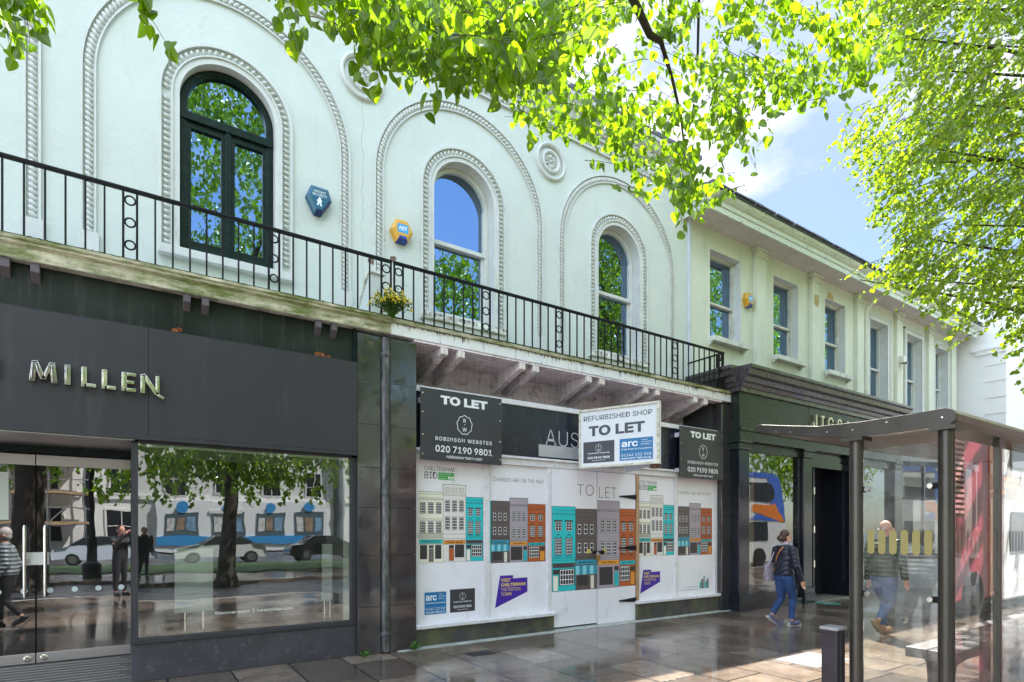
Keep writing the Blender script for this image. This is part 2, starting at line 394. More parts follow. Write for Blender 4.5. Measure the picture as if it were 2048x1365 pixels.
slate = mat('slate', (.08, .085, .11), .5, var=.4, vscale=7, bump=.4, bscale=18)
upglass = glass('upper_glass', (.5, .55, .55), 1.6, 1.5, (.50, .72, .98), 0, .22, wave=.03)
lilac = mat('lilac_soffit', (.80, .72, .78), .65, var=.12, vscale=3, bump=.2, stain=(.2, .16, .15), stain_amt=.4, stain_scale=(5, 5, 5))

wb = thing('white_building', 'white stucco building with big rope-edged blind arches above the boarded shop', 'building', (4.4, .9, 0))
ARCH = (-2.38, 1.02, 4.43, 7.83)
WINX = (1.0, 4.4, 7.79)
SPR, RO = 6.92, .545
BASEZ = {1.0: 5.03, 4.4: 4.95, 7.79: 4.95}
def arch_pts(cx, spring, r, zb, n=28):
    p = [(cx - r, zb)]
    for i in range(n + 1):
        a = math.pi - math.pi * i / n
        p.append((cx + r * math.cos(a), spring + r * math.sin(a)))
    p.append((cx + r, zb)); return p
# front wall with three arched openings, and their reveals
b = MB()
XL, XR, ZT = -12.0, 9.8, 9.30
outer = [(XL, 3.2), (XR, 3.2), (XR, ZT), (XL, ZT)]
holes = [arch_pts(cx, SPR, RO, BASEZ[cx]) for cx in WINX]
tri = tessellate_polygon([[Vector((x, z, 0)) for x, z in lp] for lp in [outer] + holes])
flatp = [p for lp in [outer] + holes for p in lp]
def cross(t): 
    a, c, d = [flatp[i] for i in t]; return (c[0]-a[0])*(d[1]-a[1]) - (c[1]-a[1])*(d[0]-a[0])
b.add([(x, WALLY, z) for x, z in flatp], [t if cross(t) > 0 else tuple(reversed(t)) for t in tri], white)
for lp in holes:
    n = len(lp)
    b.add([(x, WALLY, z) for x, z in lp] + [(x, WALLY + .34, z) for x, z in lp], [(i, (i + 1) % n, (i + 1) % n + n, i + n) for i in range(n)], trimw)
b.quad((XR, WALLY, 3.2), (XR, 9, 3.2), (XR, 9, ZT), (XR, WALLY, ZT), white)
b.quad((XL, WALLY, 0), (XL, 9, 0), (XL, 9, ZT), (XL, WALLY, ZT), white)
build(b, 'wall', wb)
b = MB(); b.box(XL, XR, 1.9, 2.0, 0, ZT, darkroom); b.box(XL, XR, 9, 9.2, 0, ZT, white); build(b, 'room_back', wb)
b = MB(); b.box(XL - .1, XR + .12, .62, 1.0, 9.38, 9.46, slate); b.prism([(.62, 9.46), (9.2, 9.46), (5, 10.6)], 'x', XL - .1, XR + .12, slate); build(b, 'roof', wb)
b = MB()
b.prism([(.9, 9.02), (.86, 9.02), (.82, 9.06), (.80, 9.14), (.72, 9.2), (.68, 9.28), (.64, 9.30), (.64, 9.38), (.9, 9.38)], 'x', XL, XR, trimw)
b.box(XL, XR, .86, .9, 8.90, 8.94, trimw); b.box(XL, XR, .86, .9, 8.69, 8.72, trimw)
build(b, 'cornice', wb)
def bead(mb, c, half, ang, mt, tilt):
    """one oblique bead of a rope moulding lying on the wall: half sizes along the path, across, and out"""
    n, k = 6, 3
    ca, sa = math.cos(ang), math.sin(ang); vs = []; 
    for i in range(k):
        ph = math.pi / 2 * i / k
        for j in range(n):
            t = 2 * math.pi * j / n
            p, q, h = half[0]*math.cos(ph)*math.cos(t), half[1]*math.cos(ph)*math.sin(t), half[2]*math.sin(ph)
            p += q * tilt
            vs.append((c[0] + p*ca - q*sa, c[1] - h, c[2] + p*sa + q*ca))
    vs.append((c[0], c[1] - half[2], c[2])); e = len(vs) - 1
    fs = [(i*n+j, i*n+(j+1)%n, (i+1)*n+(j+1)%n, (i+1)*n+j) for i in range(k-1) for j in range(n)] + [((k-1)*n+j, (k-1)*n+(j+1)%n, e) for j in range(n)]
    mb.add(vs, fs, mt)
def arch_walk(cx, spring, r, zb, step):
    o = []
    n = int((spring - zb) / step)
    for i in range(n): o.append((cx - r, zb + (i + .5) * step, math.pi / 2))
    m = int(math.pi * r / step)
    for i in range(m):
        a = math.pi - math.pi * (i + .5) / m
        o.append((cx + r * math.cos(a), spring + r * math.sin(a), a - math.pi / 2))
    for i in range(n): o.append((cx + r, spring - (i + .5) * step, -math.pi / 2))
    return o
def band(mb, cx, spring, r0, r1, zb, y0, y1, mt, n=36):
    """flat raised strip following an arch, between radii r0 and r1"""
    A, B = arch_pts(cx, spring, r0, zb, n), arch_pts(cx, spring, r1, zb, n); k = len(A)
    vs = [(x, y1, z) for x, z in A] + [(x, y1, z) for x, z in B] + [(x, y0, z) for x, z in A] + [(x, y0, z) for x, z in B]
    fs = []
    for i in range(k - 1):
        fs += [(i, i+1, k+i+1, k+i), (i+1, i, 2*k+i, 2*k+i+1), (k+i, k+i+1, 3*k+i+1, 3*k+i)]
    fs += [(0, k, 3*k, 2*k), (k-1, 2*k+k-1, 3*k+k-1, 2*k-1)]
    mb.add(vs, fs, mt)
for cx in ARCH:
    b = MB()
    for x, z, a in arch_walk(cx, 6.86, 1.455, 4.98, .062): bead(b, (x, WALLY, z), (.036, .050, .036), a, trimw, .5)
    band(b, cx, 6.86, 1.385, 1.402, 4.98, WALLY, WALLY - .03, trimw); band(b, cx, 6.86, 1.508, 1.53, 4.98, WALLY, WALLY - .035, trimw)
    for s in (-1, 1):
        b.box(cx + s*1.455 - .095, cx + s*1.455 + .095, WALLY - .055, WALLY, 4.44, 4.975, trimw)
    build(b, 'arch_moulding', wb, smooth=50)
def cornice_rope():
    b = MB()
    x = XL + .05
    while x < XR: 
        bead(b, (x, WALLY, 8.81), (.045, .070, .042), 0, trimw, .45); x += .098
    build(b, 'cornice_rope', wb, smooth=60)
cornice_rope()
for cx in (-.68, 2.725, 6.13):
    b = MB(); z0 = 8.12
    for r0, h in ((.30, .055), (.175, .05)):
        b.lathe([(r0 - .035, .01), (r0 - .03, -h*.7), (r0 - .005, -h), (r0 + .02, -h*.8), (r0 + .032, .01)], (cx, WALLY, z0), 'y', trimw, 40)
    b.lathe([(.14, .012), (.14, -.012), (.03, -.014), (.03, .012)], (cx, WALLY, z0), 'y', trimw, 24)
    for k in range(44):
        a = 2 * math.pi * k / 44
        b.ball((cx + .262 * math.cos(a), WALLY - .006, z0 + .262 * math.sin(a)), .0095, mat('dot_paint', (.45, .47, .44), .7), 5, 3)  # ring of dots in a darker grey than the trim
    for k in range(12):
        a = 2 * math.pi * k / 12
        bead(b, (cx + .088 * math.cos(a), WALLY - .010, z0 + .088 * math.sin(a)), (.046, .017, .03), a, trimw, 0)
    b.ball((cx, WALLY - .02, z0), (.026, .03, .026), trimw, 8, 5)
    for a in (1.2, 3.9, 4.9): 
        b.tube([(cx + .05*math.cos(a), WALLY - .013, z0 + .05*math.sin(a)), (cx + .137*math.cos(a), WALLY - .013, z0 + .137*math.sin(a))], .006, mat('open_crack', (.05, .05, .05), .9), 5)
    build(b, 'roundel', wb, smooth=50)
# window surrounds and windows
def arch_face(mb, cx, spring, r, zb, y, mt):
    p = arch_pts(cx, spring, r, zb); mb.add([(x, y, z) for x, z in p], [tuple(range(len(p) - 1, -1, -1))], mt)
for cx in WINX:
    b = MB(); zb = BASEZ[cx]
    for x, z, a in arch_walk(cx, SPR, .685, zb + .02, .072): bead(b, (x, WALLY, z), (.029, .044, .040), a, trimw, .22)
    band(b, cx, SPR, .735, .765, zb, WALLY, WALLY - .045, trimw); band(b, cx, SPR, .545, .615, zb, WALLY, WALLY - .03, trimw); band(b, cx, SPR, .615, .632, zb, WALLY, WALLY - .05, trimw)
    build(b, 'window_surround', wb, smooth=50)
    w = MB(); gl = MB()
    if cx == 1.0:
        y0, y1 = .99, 1.07
        band(w, cx, SPR, .455, RO - .004, zb + .005, y1, y0, greenblack); band(w, cx, SPR, .475, .525, zb + .01, y1, y0 - .012, greenblack)
        w.box(cx - .53, cx + .53, y0 - .03, y1, 6.70, 6.80, greenblack)
        w.box(cx - .535, cx + .535, y0, y1, zb, zb + .10, greenblack)
        w.box(cx - .03, cx + .03, y0 - .015, y1, zb + .02, 6.70, greenblack)
        for s in (-1, 1):
            a0, a1 = (cx - .47, cx - .025) if s < 0 else (cx + .025, cx + .47)
            w.box(a0, a1, y0 + .01, y1 - .01, 6.62, 6.705, greenblack); w.box(a0, a1, y0 + .01, y1 - .01, zb + .09, zb + .19, greenblack)
            w.box(a0, a0 + .055, y0 + .012, y1 - .01, zb + .18, 6.63, greenblack); w.box(a1 - .055, a1, y0 + .012, y1 - .01, zb + .18, 6.63, greenblack)
        wo = build(w, 'window', wb, bevel=.004)
        arch_face(gl, cx, SPR, .47, zb + .05, 1.035, upglass); build(gl, 'pane', wo)
        c = MB(); c.box(cx - .45, cx + .45, 1.18, 1.19, zb, 6.66, mat('net_blind', (.30, .33, .33), .8, var=.2, vscale=4)); build(c, 'blind', wo)
    else:
        y0, y1 = 1.06, 1.18
        band(w, cx, SPR, .475, RO - .004, zb + .005, y1, y0, trimw)
        w.box(cx - .535, cx + .535, y0 - .02, y1, zb, zb + .13, trimw)
        w.box(cx - .48, cx + .48, y0 - .012, y1, 6.15, 6.215, trimw)
        w.box(cx - .48, cx - .43, y0 + .035, y1, zb + .12, 6.15, trimw); w.box(cx + .43, cx + .48, y0 + .035, y1, zb + .12, 6.15, trimw)
        w.box(cx - .48, cx - .455, y0 + .01, y1, 6.2, SPR, trimw); w.box(cx + .455, cx + .48, y0 + .01, y1, 6.2, SPR, trimw)
        wo = build(w, 'window', wb, bevel=.004)
        arch_face(gl, cx, SPR, .48, zb + .05, 1.13, upglass); build(gl, 'pane', wo)
    s = MB(); s.box(cx - .77, cx + .77, .80, WALLY + .02, zb - .11, zb - .005, trimw if cx == 1.0 else dirtw)
    if cx != 1.0: s.box(cx - .72, cx + .72, .84, WALLY, zb - .2, zb - .112, trimw)
    build(s, 'sill', wo, bevel=.008)
# spalled plaster patches and a little stub wall between the two balconies
brown = mat('bare_plaster', (.16, .11, .08), .9, var=.3, vscale=20, bump=.5)
for (x, z, r, sq) in ((3.20, 5.64, .055, .8), (2.88, 5.52, .075, .7), (3.3, 5.0, .035, 1), (2.92, 6.32, .022, 1.6), (3.02, 6.02, .012, 1), (3.06, 5.88, .012, 1)):
    pts = [(x + r * (1 + .35 * math.sin(3*k + x*9)) * math.cos(k*.6283), z + r * sq * (1 + .3 * math.cos(2*k + x*5)) * math.sin(k*.6283)) for k in range(10)]
    b = MB(); b.prism(pts, 'y', WALLY - .002, WALLY + .01, brown); build(b, 'spalled_patch', wb)
cr_ = mat('hairline_crack', (.34, .36, .33), .9)
for (x, z, dx, dz, n, sd) in ((2.735, 5.05, .0, 1, 26, 1), (3.2, 5.35, .9, -.3, 4, 3)):
    rc = random.Random(sd); b = MB(); pts = []
    for i in range(n): pts.append((x + dx*i*.11 + rc.uniform(-.018, .018), WALLY - .001, z + dz*i*.11))
    b.tube(pts, [.0012 + .0018 * rc.random() for _ in pts], cr_, 4); build(b, 'crack', wb)
b = MB(); b.prism([(.36, 4.42), (.9, 4.42), (.9, 4.72), (.42, 5.12), (.36, 5.12)], 'x', 2.66, 2.83, white); b.prism([(.33, 5.125), (.44, 5.125), (.9, 4.74), (.9, 4.70), (.42, 5.095), (.33, 5.095)], 'x', 2.63, 2.86, dirtw)
build(b, 'parapet_stub', wb, bevel=.006)
# balcony slabs
b = MB()
b.prism([(0, 4.19), (.9, 4.19), (.9, 4.405), (-.015, 4.405), (-.03, 4.39), (-.03, 4.345), (0, 4.335)], 'x', XL, 2.81, dirtw)
b.prism([(-.035, 4.335), (-.035, 4.355), (-.05, 4.37), (-.05, 4.40), (0, 4.412), (0, 4.3)], 'x', XL, 2.805, mossy)
b.prism([(-.008, 4.195), (-.008, 4.31), (.02, 4.31), (.02, 4.195)], 'x', XL, 2.8, mossy)
build(b, 'balcony_slab', wb, label='mossy left half of the balcony slab')
b = MB()
b.box(2.813, 10.14, 0, .9, 4.19, 4.345, mat('slab_white', (.74, .76, .76), .55, var=.06, vscale=3, bump=.15, stain=(.16, .14, .11), stain_amt=.32, stain_scale=(9, 9, 2.2))); b.box(2.813, 10.2, -.03, .9, 4.347, 4.40, mossy)
build(b, 'balcony_slab', wb, bevel=.006, label='white right half of the balcony slab')
b = MB(); b.box(3.15, 9.75, .012, .9, 4.16, 4.187, lilac); b.box(3.15, 9.75, .86, .899, 2.6, 4.16, lilac); build(b, 'soffit', wb)
def bracket(x):
    k = MB()
    for dx, zt in ((0, 0),):
        k.prism([(.02, 4.158), (.86, 4.158), (.86, 3.84), (.72, 3.86), (.05, 4.06), (.02, 4.075)], 'x', x, x + .09, lilac)
        k.prism([(.0, 4.150), (.0, 4.06), (.06, 4.04), (.06, 4.150)], 'x', x - .008, x + .045, mat('bracket_tip', (.72, .66, .62), .6, var=.15)); k.prism([(.004, 4.146), (.004, 4.06), (.06, 4.04), (.06, 4.146)], 'x', x + .052, x + .10, mat('bracket_tip', (.72, .66, .62)))
    build(k, 'bracket', wb, bevel=.003)
for x in (3.55, 3.82, 4.87, 5.13, 6.21, 6.50, 7.55, 7.85, 8.9, 9.2): bracket(x)
def tipb(x):
    k = MB(); k.box(x, x + .07, .012, .10, 4.10, 4.188, mat('dark_bracket', (.10, .085, .10), .6, var=.2)); k.prism([(.012, 4.10), (.1, 4.10), (.1, 4.02)], 'x', x, x + .07, mat('dark_bracket', (.10, .085, .10)))
    build(k, 'bracket', wb, bevel=.003)
for x in (-1.06, -.84, .44, .62, 1.85, 2.04): tipb(x)
# granite pillars either side of the boarded shop
def granite(name='polished_granite'):
    if name in MATS: return MATS[name]
    m, t, bs, o = newmat(name); N = t.nodes.new; L = t.links.new
    tc = N('ShaderNodeTexCoord'); v = N('ShaderNodeTexNoise'); v.inputs['Scale'].default_value = 150; v.inputs['Detail'].default_value = 3; L(tc.outputs['Object'], v.inputs['Vector'])
    r = N('ShaderNodeValToRGB'); r.color_ramp.elements[0].position = .35; r.color_ramp.elements[1].position = .75
    r.color_ramp.elements[0].color = (.008, .008, .009, 1); r.color_ramp.elements[1].color = (.075, .07, .075, 1); L(v.outputs['Fac'], r.inputs['Fac']); L(r.outputs['Color'], bs.inputs['Base Color'])
    bs.inputs['Roughness'].default_value = .06; bs.inputs['IOR'].default_value = 1.75
    w = N('ShaderNodeTexNoise'); w.inputs['Scale'].default_value = 1.7; L(tc.outputs['Object'], w.inputs['Vector'])
    bp = N('ShaderNodeBump'); bp.inputs['Strength'].default_value = .03; bp.inputs['Distance'].default_value = .1; L(w.outputs['Fac'], bp.inputs['Height']); L(bp.outputs['Normal'], bs.inputs['Normal'])
    n = N('ShaderNodeTexNoise'); n.inputs['Scale'].default_value = 4; n.inputs['Detail'].default_value = 9; L(tc.outputs['Object'], n.inputs['Vector'])
    mr_ = N('ShaderNodeMapRange'); mr_.inputs['From Min'].default_value = .4; mr_.inputs['From Max'].default_value = .75; mr_.inputs['To Min'].default_value = .05; mr_.inputs['To Max'].default_value = .24; L(n.outputs['Fac'], mr_.inputs['Value']); L(mr_.outputs['Result'], bs.inputs['Roughness'])
    MATS[name] = m; return m
GR = granite()
def pillar(x0, x1, y1=.5):
    k = MB(); z = 0
    for h in (.62, .66, .62, .52, .55, .56, .60):
        k.box(x0, x1, 0, y1, z, min(z + h - .004, 4.135), GR); z += h
    build(k, 'granite_pillar', wb, bevel=.003)
pillar(2.365, 2.668); pillar(2.80, 3.17); pillar(9.72, 10.03)
boxpart('rust_gap', wb, 2.64, 2.82, .14, .3, 0, 4.18, mat('rusty_strip', (.06, .03, .02), .8, var=.5, vscale=9))
b = MB(); b.prism([(-.06, 0), (-.06, .006), (.5, .045), (.5, 0)], 'x', 2.9, 9.99, mat('base_strip', (.36, .38, .35), .6, var=.3, vscale=6, bump=.3)); build(b, 'base_strip', wb)

dp = thing('drainpipe', 'scuffed black iron drainpipe between the two granite strips', 'drainpipe', (2.735, -.02, 0))
pm = mat('scuffed_pipe', (.05, .05, .05), .45, var=.6, vscale=9, bump=.25, stain=(.24, .23, .22), stain_amt=.55, stain_scale=(9, 9, 2))
b = MB(); b.tube([(2.735, -.0, .02), (2.735, -.0, 2.0), (2.735, -.0, 4.12)], .055, pm, 16); build(b, 'pipe', dp, smooth=40)
for z in (.25, 2.1, 3.9):
    b = MB(); b.lathe([(.062, -.03), (.066, -.02), (.066, .02), (.062, .03)], (2.735, 0, z), 'z', pm, 16); build(b, 'collar', dp, smooth=40)

# ------------------------------------------------------------------ balcony railings
def baluster_mb(x, y): 
    k = MB(); k.box(x - .0085, x + .0085, y - .0085, y + .0085, 4.43, 5.15, blackiron); return k
def ring_panel(parent, xa, xb, y=.03, axis='x'):
    k = MB()
    for c in (xa, xb):
        if axis == 'x': k.box(c - .011, c + .011, y - .011, y + .011, 4.405, 5.15, blackiron)
        else: k.box(y - .011, y + .011, c - .011, c + .011, 4.405, 5.15, blackiron)
    p = build(k, 'ring_panel', parent)
    for z in (4.58, 4.815, 5.045):
        r = MB(); c = (xa + xb) / 2; rr = (abs(xb - xa) / 2 - .014)
        pts = [(c + rr * math.cos(2*math.pi*i/18), y, z + rr * math.sin(2*math.pi*i/18)) if axis == 'x' else (y, c + rr * math.cos(2*math.pi*i/18), z + rr * math.sin(2*math.pi*i/18)) for i in range(19)]
        r.tube(pts, .0095, blackiron, 6, cap=False); build(r, 'ring', p, smooth=60)
def railing(x0, x1, panels, label, step=.158):
    t = thing('balcony_railing', label, 'railing', ((x0 + x1) / 2, .03, 4.4), 'iron railings along the balcony')
    k = MB(); k.box(x0, x1, .008, .052, 5.145, 5.172, blackiron); k.box(x0, x1, .013, .047, 5.132, 5.146, blackiron); build(k, 'top_rail', t, bevel=.004)
    boxpart('bottom_rail', t, x0, x1, .016, .044, 4.418, 4.436, blackiron, .003)
    proto = None
    edges = sorted([x0] + [e for p in panels for e in p] + [x1])
    for i in range(0, len(edges) - 1, 2):
        a, c = edges[i], edges[i + 1]
        if c - a < .1: continue
        n = max(1, round((c - a) / step))
        for j in range(1, n):
            x = a + (c - a) * j / n
            if proto is None:
                proto = build(baluster_mb(x, .03), 'baluster', t); px = x
            else:
                q = proto.copy(); COL.objects.link(q); q.parent = t; q.location = (x - px, 0, 0)
    for xa, xb in panels: ring_panel(t, xa, xb)
    return t, proto, px
railing(-6.0, 2.832, [(-2.86, -2.74), (-1.48, -1.36), (-.10, .02), (1.312, 1.428), (2.69, 2.82)], 'long left iron railing above the dark metal-lettered shop')
rt, rpro, rpx = railing(2.855, 9.826, [(2.868, 2.99), (4.216, 4.352), (5.577, 5.71), (6.924, 7.066), (8.306, 8.457), (9.684, 9.815)], 'right iron railing turning back to the wall over the boarded shop')
k = MB(); k.box(9.79, 9.83, .052, .9, 5.145, 5.170, blackiron); build(k, 'end_rail', rt, bevel=.004)
k = MB(); k.box(9.80, 9.82, .052, .9, 4.418, 4.436, blackiron); build(k, 'end_rail', rt)
for y in (.19, .33, .47, .61, .75, .87):
    q = rpro.copy(); COL.objects.link(q); q.parent = rt; q.location = (9.81 - rpx, y - .03, 0)
ring_panel(rt, .06, .16, 9.81, 'y')

# ------------------------------------------------------------------ dark shop on the left
ks = thing('dark_shopfront', 'closed charcoal-grey shopfront with glass doors and metal letters, at the left', 'shopfront', (.8, 0, 0))
char = mat('charcoal_fascia', (.040, .039, .044), .42, spec=.3, var=.10, vscale=1.2, bump=.04, bscale=60, stain=(.062, .06, .066), stain_amt=.3, stain_scale=(3, 3, .35), stretch=(2, 2, .5))
dgreen = mat('upper_board', (.016, .021, .017), .42, spec=.2, var=.45, vscale=2.2, bump=.05, stain=(.06, .06, .055), stain_amt=.35, stain_scale=(6, 6, .4))
steel = mat('brushed_steel', (.50, .47, .48), .33, .85, var=.12, vscale=3, stretch=(.3, 30, 30))
b = MB(); b.box(-12, 2.33, .10, .9, 3.6, 4.187, dgreen); build(b, 'upper_board', ks)
b = MB()
b.box(-12, .119, .0, .86, 2.555, 3.735, char); b.box(.123, 2.362, .0, .86, 2.60, 3.735, char); b.box(.1, 2.362, -.012, .02, 2.555, 2.597, char); b.box(.11, .13, .012, .1, 2.6, 3.73, greenblack)
build(b, 'fascia', ks, bevel=.003)
b = MB(); b.box(2.33, 2.364, .05, .6, 3.74, 4.187, greenblack); b.box(-12, 2.36, .0, .10, 3.737, 3.745, char); build(b, 'fascia_cap', ks)
b = MB(); b.box(-12, 0, .02, 1.16, 2.545, 2.553, steel); b.box(-12, -.01, 1.04, 1.1, 2.46, 2.545, greenblack); build(b, 'porch_soffit', ks)
chrome = mat('chrome_letters', (.66, .63, .57), .09, 1.0)
LB = 3.035
def letter(a0, strokes, nm='letter'):
    k = MB()
    for (p, q, w) in strokes:
        dx, dz = q[0] - p[0], q[1] - p[1]; l = math.hypot(dx, dz); nx, nz = -dz / l * w / 2, dx / l * w / 2
        ring = [(a0 + p[0] + nx, LB + p[1] + nz), (a0 + q[0] + nx, LB + q[1] + nz), (a0 + q[0] - nx, LB + q[1] - nz), (a0 + p[0] - nx, LB + p[1] - nz)]
        k.prism(ring[::-1], 'y', -.055, -.022, chrome)
        k.prism([(x_*.0 + (ring[i][0] - (ring[0][0]+ring[1][0]+ring[2][0]+ring[3][0])/4)*.55 + (ring[0][0]+ring[1][0]+ring[2][0]+ring[3][0])/4, (ring[i][1] - (ring[0][1]+ring[1][1]+ring[2][1]+ring[3][1])/4)*.8 + (ring[0][1]+ring[1][1]+ring[2][1]+ring[3][1])/4) for i, x_ in ((3, 0), (2, 0), (1, 0), (0, 0))], 'y', -.066, -.05, chrome)
    build(k, nm, ks, smooth=40, bevel=.003)
H_ = .195
letter(-.82, [((0, 0), (.02, H_), .042), ((.02, H_), (.085, .03), .045), ((.085, .03), (.15, H_), .036), ((.15, H_), (.17, 0), .046)])
letter(-.57, [((.02, 0), (.02, H_), .045)])
letter(-.44, [((.02, 0), (.02, H_), .045), ((.02, .018), (.115, .018), .036)])
letter(-.275, [((.02, 0), (.02, H_), .045), ((.02, .018), (.115, .018), .036)])
letter(-.11, [((.02, 0), (.02, H_), .045), ((.02, .018), (.12, .018), .034), ((.02, H_/2), (.105, H_/2), .032), ((.02, H_ - .018), (.12, H_ - .018), .034)])
letter(.07, [((0, 0), (0, H_), .04), ((0, H_), (.13, 0), .042), ((.13, 0), (.13, H_), .034), ((.13, 0), (.185, -.035), .028)])
letter(-1.215, [((0, 0), (0, H_), .04), ((0, H_), (.13, 0), .042), ((.13, 0), (.13, H_), .034)])
# porch ramp with grating, glass doors
b = MB(); b.prism([(.02, .004), (1.1, .115), (1.4, .115), (1.4, 0), (.02, 0)], 'x', -6, -.0, mat('porch_mat', (.10, .10, .085), .55, var=.4, vscale=30, bump=.3, bscale=80)); build(b, 'porch_floor', ks)
b = MB()
for i in range(9):
    y = .25 + i * .095; z = .004 + (y - .02) * .1028; b.box(-6, -.02 - .06 * (i % 3), y, y + .008, z, z + .006, steel)
build(b, 'porch_grating', ks)
shopglass = glass('shop_glass', (.92, .97, .95), 1.75, 1.55, (.93, .97, 1), 0, .06, dirt=.04, wave=.035)
doorglass = glass('door_glass', (.72, .76, .78), 1.75, 1.6, (.93, .95, 1), 0, .12, dirt=.03, wave=.03)
hsteel = mat('handle_steel', (.62, .6, .56), .22, 1.0)
def glass_door(x0, x1, hx, nm_label=None):
    d = MB(); d.quad((x0 + .006, 1.109, .236), (x1 - .006, 1.109, .236), (x1 - .006, 1.109, 2.329), (x0 + .006, 1.109, 2.329), doorglass)
    do = build(d, 'glass_door', ks)
    boxpart('rail', do, x0 + .004, x1 - .004, 1.10, 1.13, 2.33, 2.45, steel, .003); boxpart('rail', do, x0 + .004, x1 - .004, 1.10, 1.13, .125, .235, steel, .003)
    
    h = MB(); h.tube([(hx, 1.02, .86), (hx, 1.02, .89), (hx, 1.02, 1.63), (hx, 1.02, 1.66)], [.012, .017, .017, .012], hsteel, 12)
    for z in (.95, 1.57): h.tube([(hx, 1.02, z), (hx, 1.108, z)], .009, hsteel, 8)
    build(h, 'handle', do, smooth=50)
    n = 4
    for i in range(n):
        cx = x0 + (x1 - x0) * (i + .55) / n
        dots = MB(); dots.lathe([(.03, 0), (.03, -.002)], (cx, 1.107, .93), 'y', mat('etched_dot', (.62, .70, .70), .6), 20); build(dots, 'etched_dot', do)
    lk = MB(); lx = x1 - .07 if hx > (x0 + x1) / 2 else x0 + .07
    lk.lathe([(.036, 0), (.036, -.012), (.022, -.016), (.022, -.006), (.01, -.006)], (lx, 1.10, .182), 'y', hsteel, 20); build(lk, 'floor_lock', do, smooth=40)
    return do
d1 = glass_door(-.917, -.035, -.83); d2 = glass_door(-1.80, -.921, -1.005); d3 = glass_door(-2.69, -1.81, -1.9)
k = MB(); k.box(-1.03, -.80, 1.06, 1.135, 1.22, 1.36, mat('lock_plate', (.70, .70, .69), .4)); k.box(-1.0, -.965, 1.055, 1.06, 1.24, 1.29, steel); build(k, 'lock_box', d2, bevel=.004)
k = MB(); k.xf = facade_xf(-1.62, 1.105, 1.72)
pap = flat('#d5dcd8'); ink = flat('#3c4446')
k.rect(0, .47, 0, .52, 0, pap); text(k, 'THIS STORE', .235, .30, None, .026, .001, ink, .03, center=True); text(k, 'IS NOW CLOSED', .235, .255, None, .026, .001, ink, .03, center=True)
for i, w in enumerate((.3, .34, .26)): k.rect(.235 - w/2, .235 + w/2, .18 - i*.03, .187 - i*.03, .001, flat('#8a9290'))
build(k, 'paper_notice', d2)
# display window
b = MB()
b.box(-.03, .03, .06, .16, .43, 2.56, char); b.box(2.30, 2.366, .06, .2, .43, 2.60, char); b.box(-.03, 2.366, .06, .16, 2.53, 2.60, char); b.box(-.03, 2.366, .055, .2, .40, .455, char)
wk = build(b, 'display_window', ks, bevel=.004)
b = MB(); b.quad((.03, .10, .455), (2.30, .10, .455), (2.30, .10, 2.53), (.03, .10, 2.53), shopglass); build(b, 'pane', wk)
b = MB(); b.box(-.03, 2.366, .075, .6, -.0, .40, mat('charcoal_riser', (.045, .043, .052), .5, var=.3, vscale=3, bump=.25, bscale=50, stain=(.16, .15, .15), stain_amt=.25, stain_scale=(9, 9, 9))); b.box(-.03, .0, .2, 1.12, 0, 2.55, char); build(b, 'riser', ks, bevel=.006)
wallw = mat('display_white', (.82, .84, .82), .6, var=.06)
b = MB()
b.box(.02, 2.3, .13, 1.1, 2.50, 2.545, wallw); b.box(2.22, 2.3, .13, .9, .46, 2.5, wallw); b.box(.02, 2.3, .13, 1.05, .41, .455, mat('display_floor', (.10, .08, .07), .3, var=.2))
build(b, 'display_bay', ks)
b = MB()
for x in (.85, 1.75): b.lathe([(.07, 0), (.07, -.012), (.05, -.014)], (x, .45, 2.50), 'z', mat('downlight_rim', (.8, .8, .78), .3), 20)
build(b, 'downlight', ks)
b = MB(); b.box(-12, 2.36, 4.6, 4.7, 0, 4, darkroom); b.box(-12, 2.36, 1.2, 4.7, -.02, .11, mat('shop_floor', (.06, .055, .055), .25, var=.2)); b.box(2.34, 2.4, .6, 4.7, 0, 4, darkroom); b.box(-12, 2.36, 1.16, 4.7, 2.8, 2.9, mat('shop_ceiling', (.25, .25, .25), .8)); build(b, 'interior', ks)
for (x0, x1, z0, z1, y) in ((.37, .75, .68, 1.40, .24), (2.0, 2.13, .70, 1.43, .30)):
    k = MB(); k.box(x0, x1, y, y + .02, z0, z1, mat('frosted_board', (.80, .85, .83), .5, var=.05)); k.box(x0, x1, y - .002, y, z0 + .2, z0 + .204, ink); k.box(x0, x1, y - .002, y, z0 + .43, z0 + .434, ink)
    for x in (x0 + .1, x1 - .1): k.box(x - .008, x + .008, y, y + .016, .455, z0, hsteel)
    build(k, 'display_board', ks)
k = MB(); k.xf = facade_xf(.76, .097, .64)
text(k, 'Discover more  |  karenmillen.com', 0, 0, .84, .052, 0, flat('#e4e4e0'), .004)
build(k, 'window_lettering', wk)

